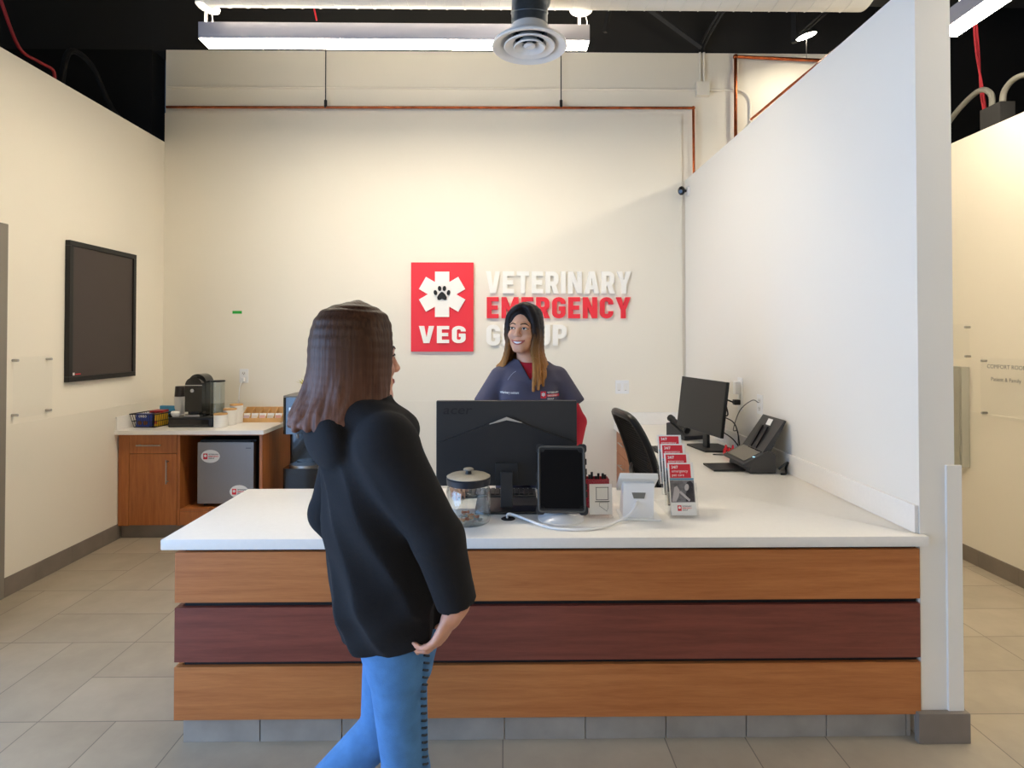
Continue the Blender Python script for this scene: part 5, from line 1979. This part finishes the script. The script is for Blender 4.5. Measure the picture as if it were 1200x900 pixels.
# trousers and shoes
T = Field()
T.loft([(.78, 0, 0, .172, .122), (.86, 0, 0, .178, .128), (.98, 0, 0, .165, .118), (1.03, 0, 0, .15, .11)], yawr)
for sg in (-1, 1):
    T.cone((sg * .085, 0, .86), (sg * .09, -.005, .47), .095, .075, .03).cone((sg * .09, -.005, .47), (sg * .095, .018, .08), .075, .065, .01)
T.cut((0, 0, .07), (0, 0, -1))
M_SCRUB = mat('navy_scrub_cotton', S(76, 74, 92), .85, bump=.25, bscale=500)
T.build('trousers', M_SCRUB, rec, .008)
for sg in (-1, 1):
    Sx = Field().cone((sg * .095, .04, .045), (sg * .11, -.15, .038), .046, .038, .02).cone((sg * .095, .03, .07), (sg * .10, .0, .08), .045, .045, .02)
    Sx.cut((0, 0, .003), (0, 0, -1))
    Sx.build('shoe', M_BLKM, rec, .006)
# red shirt
U = Field()
U.loft(torso, yawr, grow=.004)
for sh, el, wr in ((shR, elR, wrR), (shL, elL, wrL)):
    w2 = np.array(el) + (np.array(wr) - np.array(el)) * .93
    U.cone(sh, el, .046, .042, .03).cone(el, w2, .046, .034, .012)
U.cone((0, .004, 1.33), (0, .0, 1.395), .075, .062, .02)
U.cut((0, -.06, 1.383), (0, -.35, 1))
U.build('red_shirt', mat('red_cotton', S(186, 30, 48), .8, bump=.2, bscale=400), rec, .005)


def folds(P):
    return .0035 * np.sin(P[..., 0] * 46 + P[..., 2] * 30) * np.sin(P[..., 2] * 22 + P[..., 0] * 9)


TP = Field()
TP.loft([(t[0], t[1], t[2], t[3] + .020, t[4] + .018) for t in torso if t[0] > .7] , yawr, .03, 0, folds)
for sg in (-1, 1):
    TP.ell((sg * .068, -.095, 1.205), (.062, .045, .058), .05)
    a, b_ = np.array((sg * .148, .0, 1.305)), np.array((sg * .222, -.040, 1.170))
    TP.cone(a, b_, .060, .068, .022)
    dd = nv3(b_ - a)
    TP.cut(b_ + dd * .012, dd, .004, np.minimum(a, b_) - .1 + np.array((0 if sg < 0 else .13, 0, 0)), np.maximum(a, b_) + .1 - np.array((.13 if sg < 0 else 0, 0, 0)))
TP.cone((-.08, .0, 1.345), (.08, .0, 1.345), .048, .048, .03)


def vneck(P):
    z, x = P[..., 2], P[..., 0] - .004
    d = np.abs(x) * .87 - (z - 1.298) * .50
    return np.maximum(d, P[..., 1] - .03)


TP._add(vneck, [-.12, -.2, 1.27], [.12, .06, 1.46], .004, True)
TP.ell((0, .01, 1.42), (.078, .07, .045), .01, None, True)
TP.build('scrub_top', M_SCRUB, rec, .0055, (np.array((-.31, -.2, 1.12)), np.array((.31, .15, 1.42)), .004))


def on_front(F, x, z):
    ys = np.linspace(-.3, .1, 401)
    D = F.eval(np.stack([np.full(401, x), ys, np.full(401, z)], -1))
    return ys[np.argmax(D < 0)]


def decal(name, m, parent, F, mk, x, z, off=.0015):
    """flat embroidery laid onto the cloth"""
    b = mk()
    co_ = [v.co.copy() for v in b.bm.verts]
    for v in b.bm.verts:
        v.co = Vector((x + v.co.x, on_front(F, x + v.co.x, z + v.co.z) - off - v.co.y * 0, z + v.co.z))
    return b.build(name, m, parent, smooth=0, recalc=False)


def mk_text(t, s_, w=None, bold=.02):
    return lambda: MB().text(t, (0, 0, 0), EX, EZ, s_, 0.0, bold=bold, width=w)


def mk_grid(w, h, n=8):
    def f():
        b = MB()
        vv = [[b.bm.verts.new((w * i / n, 0, h * j / n)) for i in range(n + 1)] for j in range(n + 1)]
        for j in range(n):
            for i in range(n):
                b.bm.faces.new((vv[j][i], vv[j][i + 1], vv[j + 1][i + 1], vv[j + 1][i]))
        return b
    return f


decal('chest_lettering', M_PAPER, rec, TP, mk_text('veterinary assistant', .017, .096, .01), -.152, 1.232)
decal('chest_logo', M_REDP, rec, TP, mk_grid(.028, .034), .052, 1.210)
decal('chest_logo_star', M_PAPER, rec, TP, lambda: MB().prism([(a, c_ * 1.0) for a, c_ in star_poly(.010, .0032)], (0, 0, 0), EX, EZ, .0002), .066, 1.229, .0028)
decal('chest_logo_band', M_REDP, rec, TP, mk_grid(.066, .013), .084, 1.217)
decal('chest_logo_lettering', M_PAPER, rec, TP, mk_text('VETERINARY', .012, .062), .086, 1.234)
decal('chest_logo_lettering', M_PAPER, rec, TP, mk_text('EMERGENCY', .010, .055), .087, 1.2195, .003)
decal('chest_logo_lettering', M_PAPER, rec, TP, mk_text('GROUP', .011, .034), .086, 1.203)
pts = [Vector((x_, on_front(TP, x_, z_) - .0015, z_)) for x_, z_ in ((-.112, 1.298), (-.098, 1.318), (-.085, 1.332), (-.07, 1.342))]
MB().tube(spline(pts, 4), .0016, 6).build('piping', mat('grey_piping', S(168, 168, 180), .7), rec)

# hair
HF = Field()
fr = [hd.s, hd.f, hd.u]
HF.ell(hd.p(0, -.018, .040), (.083, .097, .090), .01, fr)
HF.ell(hd.p(.004, .088, -.040), (.0585, .085, .1150), .008, fr, True)
HF.ell(hd.p(0, .02, -.13), (.07, .08, .08), .01, fr, True)


def lock(F, H, pts, r0, r1, r2, k=.005):
    P = [H.p(*p) for p in pts]
    P = [np.array(v) for v in spline(P, 3)]
    n = len(P)
    rs = [np.interp(i / (n - 1), [0, .35, .8, 1], [r0, r1, r1 * .85, r2]) for i in range(n)]
    F.chain(P, rs, k)


for sg in (-1, 1):
    n = 15
    for i in range(n):
        t = i / (n - 1)
        az = math.radians(52 + 118 * t)
        j = lambda a: RNG.uniform(-a, a)
        ss, ff = math.sin(az) * sg, math.cos(az)
        part = .012
        if sg > 0:      # her left: long, over the chest
            end = .29 - .05 * t + j(.02)
            fl = .080 * (1 - .8 * t)
            o4 = .110 + .014 * t
            wide = .020 + .045 * t
        else:           # her right: behind the shoulder
            end = .225 - .02 * t + j(.015)
            fl = .0
            o4 = .112
            wide = .030 * (1 - .4 * t)
        pts = [(part + ss * .012, .035 * (1 - t) - .03 * t, .124 - .004 * t), (ss * .062 + part * .3, ff * .075 - .008, .098), (ss * .083, ff * .090 - .014, .035), (ss * .087, ff * .088 - .018, -.04),
               (ss * (.089 + j(.006)), ff * .085 - .02 + fl * .15 + j(.006), -.11), (ss * o4 + j(.008), ff * .085 - .025 + fl * .6 + j(.006), -.18), (ss * (o4 + wide) + j(.01), ff * .09 - .03 + fl + j(.008), -end)]
        lock(HF, hd, pts, .013, .0155, .008)
for i in range(6):     # swept front hair from the parting to each temple
    e_ = (i - 2.5) / 2.5
    sg = 1 if i > 2 else -1
    a_ = abs(e_)
    lock(HF, hd, [(.012, .055 - .02 * a_, .122), (.012 + sg * .030, .066 - .022 * a_, .108), (sg * (.058 + .006 * a_), .056 - .02 * a_, .072), (sg * .077, .040 - .012 * a_, .02), (sg * .083, .034 - .02 * a_, -.05)], .009, .010, .008, .014)
HF.build('hair', hair_mat('dark_to_caramel_hair', S(30, 22, 20), S(176, 122, 66), 1.36, 1.56), rec, .006, (hp - np.array((.17, .15, .33)), hp + np.array((.17, .15, .14)), .0032))

# ------------------------------------------------------------------ walking visitor
vx, vy = -.30, 1.50
vis = thing('person', 'person in a black hooded jacket and blue jeans walking past the desk, seen from behind', 'person', (vx, vy, 0))
th = math.radians(28)
f_ = np.array((math.cos(th), math.sin(th), 0)); r_ = np.array((math.sin(th), -math.cos(th), 0)); z_ = np.array((0, 0, 1.))
yv = th - PI / 2 + PI     # side axis of the loft = her left-right line
yaw_l = math.atan2(r_[1], r_[0])


def vp(r, f, z, c=(0, 0)):
    return np.array((c[0], c[1], 0)) + r_ * r + f_ * f + z_ * z


M_SKIN2 = skin_mat('fair_skin', S(214, 160, 136))
# torso stations: z, cx, cy, side radius, front radius
vt = [(.62, .045, 0, .120, .095), (.72, .036, 0, .148, .115), (.80, .022, 0, .166, .132), (.87, .006, 0, .172, .136), (.95, -.012, 0, .160, .125), (1.08, -.025, 0, .158, .122), (1.20, -.036, 0, .172, .118), (1.275, -.044, 0, .172, .100), (1.325, -.048, 0, .125, .08), (1.365, -.046, 0, .07, .062)]
H2 = Head((-.072, 0.005, 1.464), f_ * 1.0 + np.array((.02, .06, -.05)), (.04, .02, 1), .98)
shR2 = vp(.160, 0, 1.262, (-.044, 0)); shL2 = vp(-.160, 0, 1.262, (-.044, 0))
elR2 = np.array((.150, -.150, 1.050)); wrR2 = np.array((.192, -.135, .895))
elL2 = vp(-.225, -.06, 1.02, (-.03, 0)); wrL2 = vp(-.215, .05, .84, (-.03, 0))
B2 = Field()
B2.loft(vt[3:], yaw_l, grow=-.045)
H2.add(B2, np.array((-.045, 0, 1.33)))
for sh, el, wr in ((shR2, elR2, wrR2), (shL2, elL2, wrL2)):
    B2.cone(sh, el, .045, .036, .03).cone(el, wr, .036, .025, .01)
add_hand(B2, wrR2 + np.array((-.004, 0, -.012)), (-.40, -.05, -.70), (-.75, .35, .35), (.5, .6, -.4), (.35, .5, .4), .95)
add_hand(B2, wrL2, (.15, .05, -1), (.3, -.9, 0), (.9, .3, 0), (.3, .4, .3), .95)
hipR, knR, anR = vp(.080, 0, .80), np.array((.060, -.045, .45)), np.array((.005, -.06, .085))
hipL, knL, anL = vp(-.085, 0, .80, (.045, 0)), np.array((-.030, .10, .46)), np.array((-.33, .02, .19))
LEGS = ((hipR, knR, anR), (hipL, knL, anL))
for hip, kn, an in LEGS:
    B2.cone(hip, kn, .064, .044, .03).cone(kn, an, .044, .033, .012)
toeR = anR + f_ * .15 + np.array((0, 0, -.055)); toeL = anL + f_ * .10 + np.array((0, 0, -.14))
B2.cone(anR + z_ * -.04, toeR, .034, .026, .02)
B2.cone(anL + z_ * -.04 - f_ * .02, toeL, .034, .026, .02)
hp2 = H2.p(0, 0, 0)
B2.build('body', M_SKIN2, vis, .007, (hp2 - .12, hp2 + .12, .003))
H2.features(B2, vis, M_IRIS, M_BROW, M_LIP, False)
J = Field()
J.loft([(.70, .03, 0, .115, .085), (.76, .03, 0, .130, .10), (.88, -.005, 0, .150, .112), (.96, -.01, 0, .135, .10)], yaw_l)
for hip, kn, an in LEGS:
    kn_, an_ = np.array(kn), np.array(an)
    J.cone(hip, kn_, .074, .055, .03)
    J.cone(kn_, an_ + (kn_ - an_) * .08, .059, .046, .012)
M_JEAN = mat('blue_denim', S(74, 124, 178), .8, var=.14, vscale=26, bump=.3, bscale=600)
jn = J.build('jeans', M_JEAN, vis, .006)
for an, toe in ((anR, toeR), (anL, toeL)):
    Sx = Field().cone(an + z_ * -.045, toe, .044, .036, .02).cone(an - f_ * .03 + z_ * -.05, an + z_ * -.02, .036, .042, .02)
    if an is anR:
        Sx.cut((0, 0, .002), (0, 0, -1))
    Sx.build('shoe', mat('white_sneaker', S(220, 218, 214), .5), vis, .006)
# laced side seam of the near leg
n_ = 26
for i in range(n_):
    t = .04 + .90 * i / (n_ - 1)
    ax = hipR + (knR - hipR) * min(t * 1.45, 1) if t * 1.45 <= 1 else knR + (anR - knR) * ((t * 1.45 - 1) / .45 * .9)
    dv = nv3(f_ * .62 + r_ * .78)
    ds = nv3(np.cross(dv, z_))
    ts = np.linspace(.13, .02, 111)
    D = J.eval(np.array([ax + dv * q for q in ts]))
    rr = ts[np.argmax(D < 0)] + .0015
    c = ax + dv * rr
    lc = MB().tube([Vector(c + ds * .011 + z_ * .006), Vector(c + dv * .003), Vector(c - ds * .011 - z_ * .006)], .0026, 6).build('lace', mat('dark_lace', S(48, 58, 70), .8), jn)
    lc['label'] = 'dark lace crossing the side seam'


def hfold(P):
    a = np.sin(P[..., 2] * 34 + P[..., 0] * 18) * np.sin(P[..., 0] * 21 - P[..., 1] * 17 + P[..., 2] * 6)
    b = np.sin(P[..., 2] * 61 - P[..., 0] * 44 + 9 * P[..., 1]) * np.clip((1.0 - P[..., 2]) * 3, 0, 1)
    c = np.abs(np.sin(P[..., 2] * 15 + P[..., 0] * 26 - P[..., 1] * 20)) - .5
    return .007 * a + .004 * b + .009 * c


HO = Field()
HO.loft([(t[0], t[1], t[2], t[3], t[4]) for t in vt], yaw_l, .03, 0.004, hfold)
for sh, el, wr in ((shR2, elR2, wrR2), (shL2, elL2, wrL2)):
    w2 = el + (wr - el) * .96
    HO.cone(sh, el, .068, .058, .04).cone(el, w2, .060, .046, .015)
    HO.cone(w2 - (wr - el) * .16, w2 + (wr - el) * .10, .044, .041, .010)
    cd_ = nv3(wr - el)
    HO.cut(w2 + cd_ * .004, cd_, .004, w2 - np.array((.012, .03, .06)), w2 + np.array((.05, .03, .0)))
HO.cone(shR2 + z_ * .012, shL2 + z_ * .012, .052, .052, .04)
# hood lying on the back
hc = vp(0, -.095, 1.265, (-.048, 0))
HO.ell(hc, (.125, .055, .085), .012, [r_, nv3(f_ + z_ * .3), nv3(z_ - f_ * .3)])
cl = [vp(.10 * math.sin(a), .015 - .085 * math.cos(a), 1.325 - .022 * (1 - math.cos(a)), (-.048, 0)) for a in np.linspace(-2.4, 2.4, 15)]
HO.chain(cl, [.030 + .012 * math.cos(a / 2) for a in np.linspace(-2.4, 2.4, 15)], .022)
HO.cut((0, 0, .772), nv3((.22, 0, -1)), .012, [-.4, -.4, .5], [.155, .5, .9])
M_HOOD = mat('black_fleece', S(19, 19, 23), .95, bump=.3, bscale=350)
HO.build('hooded_jacket', M_HOOD, vis, .006)
# hair
HV = Field()
fr = [H2.s, H2.f, H2.u]
HV.ell(H2.p(0, -.018, .036), (.086, .100, .090), .01, fr)
HV.ell(H2.p(0, .100, -.045), (.056, .078, .105), .008, fr, True)
HV.ell(H2.p(0, .03, -.14), (.07, .09, .07), .01, fr, True)
back = -f_ * 1.0
n = 34
for i in range(n):
    t = i / (n - 1)
    azd = -138 + 276 * t           # measured from straight back
    az = math.radians(180 + azd)
    ss, ff = math.sin(az), math.cos(az)
    j = lambda a: RNG.uniform(-a, a)
    e = 1 - abs(azd) / 138
    end = .160 + .012 * e + j(.012)
    blow = .018 * e
    pts = [(ss * .014, -.01, .126), (ss * .064, ff * .076 - .012, .098), (ss * .088, ff * .092 - .016, .035), (ss * .092, ff * .093 - .016, -.04),
           (ss * .096 + j(.006), ff * .096 - .016 - blow * .4 + j(.006), -.10), (ss * .104 + j(.008), ff * .104 - .020 - blow + j(.006), -.145), (ss * .108 + j(.010), ff * .110 - .022 - blow * 1.6 + j(.008), -end)]
    lock(HV, H2, pts, .014, .0165, .010)
HV.build('hair', hair_mat('brown_hair', S(68, 44, 30), S(114, 78, 64), 1.28, 1.50), vis, .005, (hp2 - .22, hp2 + .16, .0036))
